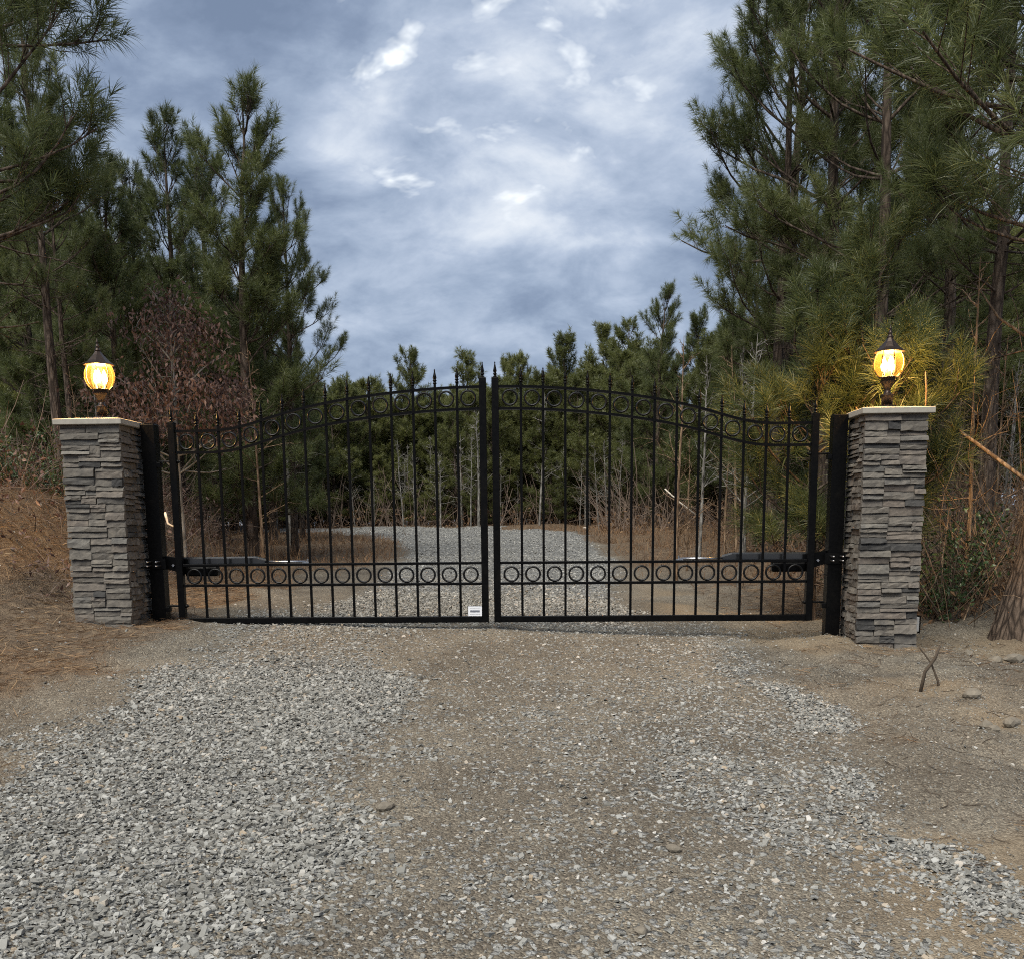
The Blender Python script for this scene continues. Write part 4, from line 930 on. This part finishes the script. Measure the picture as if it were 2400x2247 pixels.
shrub(2290, 1.6, 1190, 0.9, 'leafy evergreen shrub between the pillar and the large trunk', 62)
shrub(1850, 7.5, 1180, 1.0, 'leafy shrub seen through the right end of the gate', 63)
shrub(1790, 8.5, 1200, 1.0, 'leafy shrub left of the one behind the gate hinge', 64)
shrub(120, 2.6, 1010, 1.2, 'dark leafy shrub on the bank left of the left pillar', 65)
shrub(20, 2.8, 1030, 1.2, 'dark leafy shrub at the left picture edge', 66)

# ------------------------------------------------------------------ uncountable cover: brush, dry grass, pine straw
def brush(name, label, pts, r, hmin, hmax, mat, lean=0.5, rad=0.004, m=6, arch=-0.6):
    x, y = pts; n = len(x); z = H(x, y)
    d = r.normal(0, lean, (n, 3)); d[:, 2] = r.uniform(0.5, 1.1, n)
    P, _ = curve(np.stack([x, y, z - 0.02], -1), d, r.uniform(hmin, hmax, n), m, r.normal(arch, 0.5, n), r, 0.16)
    v, q, o = tubes(P, rad * r.uniform(0.5, 1.5, n)[:, None] * np.linspace(1, 0.45, m)[None], 3)
    ob = obj(name, mesh(name, v, None, q, False, mat=mat)); tag(ob, label, 'brush', kind='stuff'); return ob
rb = np.random.default_rng(91)
def region(n, x0, x1, y0, y1, f): 
    x = rb.uniform(x0, x1, n); y = rb.uniform(y0, y1, n); k = f(x, y); return x[k], y[k]
brush('left_brush', 'tangled bare brush on the left bank', region(4400, -11, -2.6, 1.6, 15, lambda x, y: bank(x, y) > 0.12), rb, 0.25, 1.25, M_TWIG, 0.55, 0.0042, 5)
brush('bank_brush', 'matted low brush and roots on the bank beside the left pillar', region(2600, -7.0, -3.35, -0.5, 2.6, lambda x, y: (bank(x, y) > 0.03) & (fbm(x * 1.5, y * 1.5, 81) > 0.44)), rb, 0.08, 0.38, M_TWIG, 0.9, 0.0038, 5, -1.2)
brush('right_brush', 'tangled bare brush under the right pines', region(3600, 3.6, 11, 1.6, 16, lambda x, y: x > 3.4 + 0.02 * y), rb, 0.25, 1.4, M_TWIG, 0.5, 0.0040, 5)
brush('far_brush', 'dark leafless understorey along the far wood', region(7500, -16, 10, 17, 36, lambda x, y: (np.abs(x - road_mid(y)) > 2.6) & ((y > 25.2) | (x > 1.8))), rb, 0.5, 2.2, M_TWIG, 0.3, 0.011, 4, -0.2)
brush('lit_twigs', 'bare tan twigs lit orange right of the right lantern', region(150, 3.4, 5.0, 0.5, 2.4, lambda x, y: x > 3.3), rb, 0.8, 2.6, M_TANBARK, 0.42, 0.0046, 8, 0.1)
def blades(name, label, cat, x, y, z, hmin, hmax, wd, r, mat, lean=0.35, flatlay=False):
    n = len(x); d = r.normal(0, lean, (n, 3)); d[:, 2] = 0.06 if flatlay else 1.0
    if flatlay: d[:, 2] = r.uniform(-0.02, 0.22, n)
    d = unit(d); h = r.uniform(hmin, hmax, n)[:, None]; s = unit(np.cross(d, r.normal(0, 1, (n, 3)))) * wd * 0.5
    b = np.stack([x, y, z], -1); mid = b + d * h * .55; tip = b + d * h + np.stack([r.normal(0, .12, n), r.normal(0, .12, n), -np.abs(r.normal(0, .18 if not flatlay else .02, n))], -1) * h
    V = np.stack([b - s, b + s, mid + s * .8, mid - s * .8, tip], 1).reshape(-1, 3); i = np.arange(n)[:, None] * 5
    T = np.concatenate([i + [0, 1, 2], i + [0, 2, 3], i + [3, 2, 4]], 1).reshape(-1, 3)
    ob = obj(name, mesh(name, V, T, None, False, np.repeat(r.beta(2, 2.2, n), 5), mat)); tag(ob, label, cat, kind='stuff')
sx, sy = scatter(76000, -6.5, 5.5, -5.2, 3.5, lambda x, y: straw(x, y) ** 1.3, rb)
blades('pine_straw', 'rust brown pine straw and dead grass on the verges', 'pine straw', sx, sy, H(sx, sy) + 0.004, 0.05, 0.17, 0.0042, rb, M_STRAW, 0.8, True)
sx, sy = scatter(20000, -9, 8, 3.5, 22, lambda x, y: straw(x, y), rb)
blades('dry_grass', 'brown dry grass beside the drive beyond the gate', 'grass', sx, sy, H(sx, sy), 0.06, 0.26, 0.008, rb, M_DRYGRASS, 0.5)
sx, sy = region(7500, -7.5, 8, 1.6, 16, lambda x, y: (np.abs(x - road_mid(y)) > 3.0) & (fbm(x * 1.2, y * 1.2, 71) > 0.5))
blades('tall_dry_grass', 'tall rusty broomgrass in the brush on both sides', 'grass', sx, sy, H(sx, sy), 0.25, 0.75, 0.006, rb, M_DRYGRASS, 0.3)

def litter(name, label, pts, hmax, mat, r, lo=0.04, hi=0.08):
    x, y = pts; n = len(x); C = np.stack([x, y, H(x, y) + hmax * r.uniform(0, 1, n) ** 2.2], -1)
    V, T = leaf_cards(C, r.normal(0, 1, (n, 3)), r.uniform(lo, hi, n), r.uniform(lo * 0.45, hi * 0.5, n), r)
    tag(obj(name, mesh(name, V, T, None, False, np.repeat(r.beta(1.6, 2.2, n), 5), mat)), label, 'dead leaves', kind='stuff')
litter('bank_leaves', 'brown dead leaves caught in the brush on the left bank', region(16000, -9, -2.5, 0.3, 15, lambda x, y: bank(x, y) > 0.05), 0.75, M_OAKLEAF, rb)
litter('thicket_leaves', 'brown dead leaves caught in the brush under the right pines', region(12000, 3.2, 9, 0.6, 14, lambda x, y: x > 3.2), 0.7, M_DRYGRASS, rb)
litter('edge_leaves', 'russet leaf litter along the far wood edge', region(9000, -12, 8, 16, 28, lambda x, y: (np.abs(x - road_mid(y)) > 2.6) & ((y > 25.0) | (x > 1.6))), 0.6, M_DRYGRASS, rb, 0.06, 0.14)
tw = region(900, 1.9, 5.0, -4.5, 0.4, lambda x, y: x > 2.0 - 0.1 * y * 0); n_ = len(tw[0])
a_ = rb.uniform(0, 6.28, n_); P0 = np.stack([tw[0], tw[1], H(*tw) + 0.006], -1); Pt, _ = curve(P0, np.stack([np.cos(a_), np.sin(a_), 0 * a_], -1), rb.uniform(0.03, 0.13, n_), 5, np.zeros(n_), rb, 0.12)
Pt[..., 2] = H(Pt[..., 0], Pt[..., 1]) + 0.006; v_, q_, _ = tubes(Pt, rb.uniform(0.0008, 0.0022, n_)[:, None] * np.ones((1, 5)), 3)
tag(obj('twig_litter', mesh('twig_litter', v_, None, q_, False, mat=M_STICK)), 'fine dark twigs littering the sandy verge on the right', 'twigs', kind='stuff')
# ------------------------------------------------------------------ small singles
def stick(name, pts, r0, r1, mat, label, cat, group=None, k=6):
    pts = np.asarray(pts, float); base = pts[0].copy()
    o = MB().tube(pts - base, np.linspace(r0, r1, len(pts)), k).build(name, mat, None, True, tuple(base)); tag(o, label, cat, group); return o
p = at(2168, 1608, -1.75); x = p[0]; g = float(H(x, -1.75))
stick('stick', [(x - 0.03, -1.75, g - 0.03), (x - 0.005, -1.75, g + 0.12), (x + 0.045, -1.76, g + 0.20), (x + 0.065, -1.77, g + 0.275)], 0.011, 0.008, M_STICK, 'thicker of the two crossed sticks stuck in the dirt', 'stick', 'crossed sticks')
stick('stick', [(x + 0.10, -1.74, g - 0.03), (x + 0.075, -1.74, g + 0.07), (x + 0.035, -1.73, g + 0.17), (x - 0.025, -1.72, g + 0.25), (x - 0.04, -1.72, g + 0.27)], 0.008, 0.004, M_STICK, 'thinner of the two crossed sticks stuck in the dirt', 'stick', 'crossed sticks')
a, b, c = at(386, 1200, 1.3), at(393, 1226, 1.3), at(412, 1236, 1.3)
stick('broken_branch', [a, (a + b) / 2 + [0.004, 0, 0], b, c], 0.013, 0.009, M_PALEWOOD, 'pale broken stick bent like a hook behind the left post', 'branch')
a, b = at(1558, 1145, 13), at(1630, 1205, 13)
stick('fallen_branch', [a, a * .5 + b * .5 + [0, 0, -0.02], b], 0.014, 0.02, M_PALEWOOD, 'pale dead branch slanting down behind the right leaf', 'branch')
a, b, c, d_ = at(2192, 975, 1.0), at(2235, 1000, 0.9), at(2290, 1040, 0.75), at(2425, 1140, 0.3)
stick('dead_limb', [a, b, c, d_], 0.008, 0.018, M_TANBARK, 'orange lit dead limb slanting from the right pillar to the trunk', 'branch')
a, b, c = at(2290, 670, 1.4), at(2340, 745, 1.3), at(2420, 800, 1.1)
stick('dead_limb', [a, b, c], 0.007, 0.015, M_TANBARK, 'orange lit dead limb slanting above the right lantern', 'branch')
a, b, c = at(2170, 955, 0.35), at(2171, 915, 0.36), at(2169, 872, 0.37)
stick('dead_limb', [a, b, c], 0.009, 0.006, M_TANBARK, 'short upright bare twig lit behind the right pillar cap', 'branch')
o = obj('rock', rock_mesh(88, .09, .08, .08), None, tuple(at(1371, 1228, 20.5))); o.location.z = float(H(o.location.x, 20.5)) + 0.05; o.data.materials[0] = M_PALEWOOD; tag(o, 'small white lump at the far wood edge right of centre', 'rock')
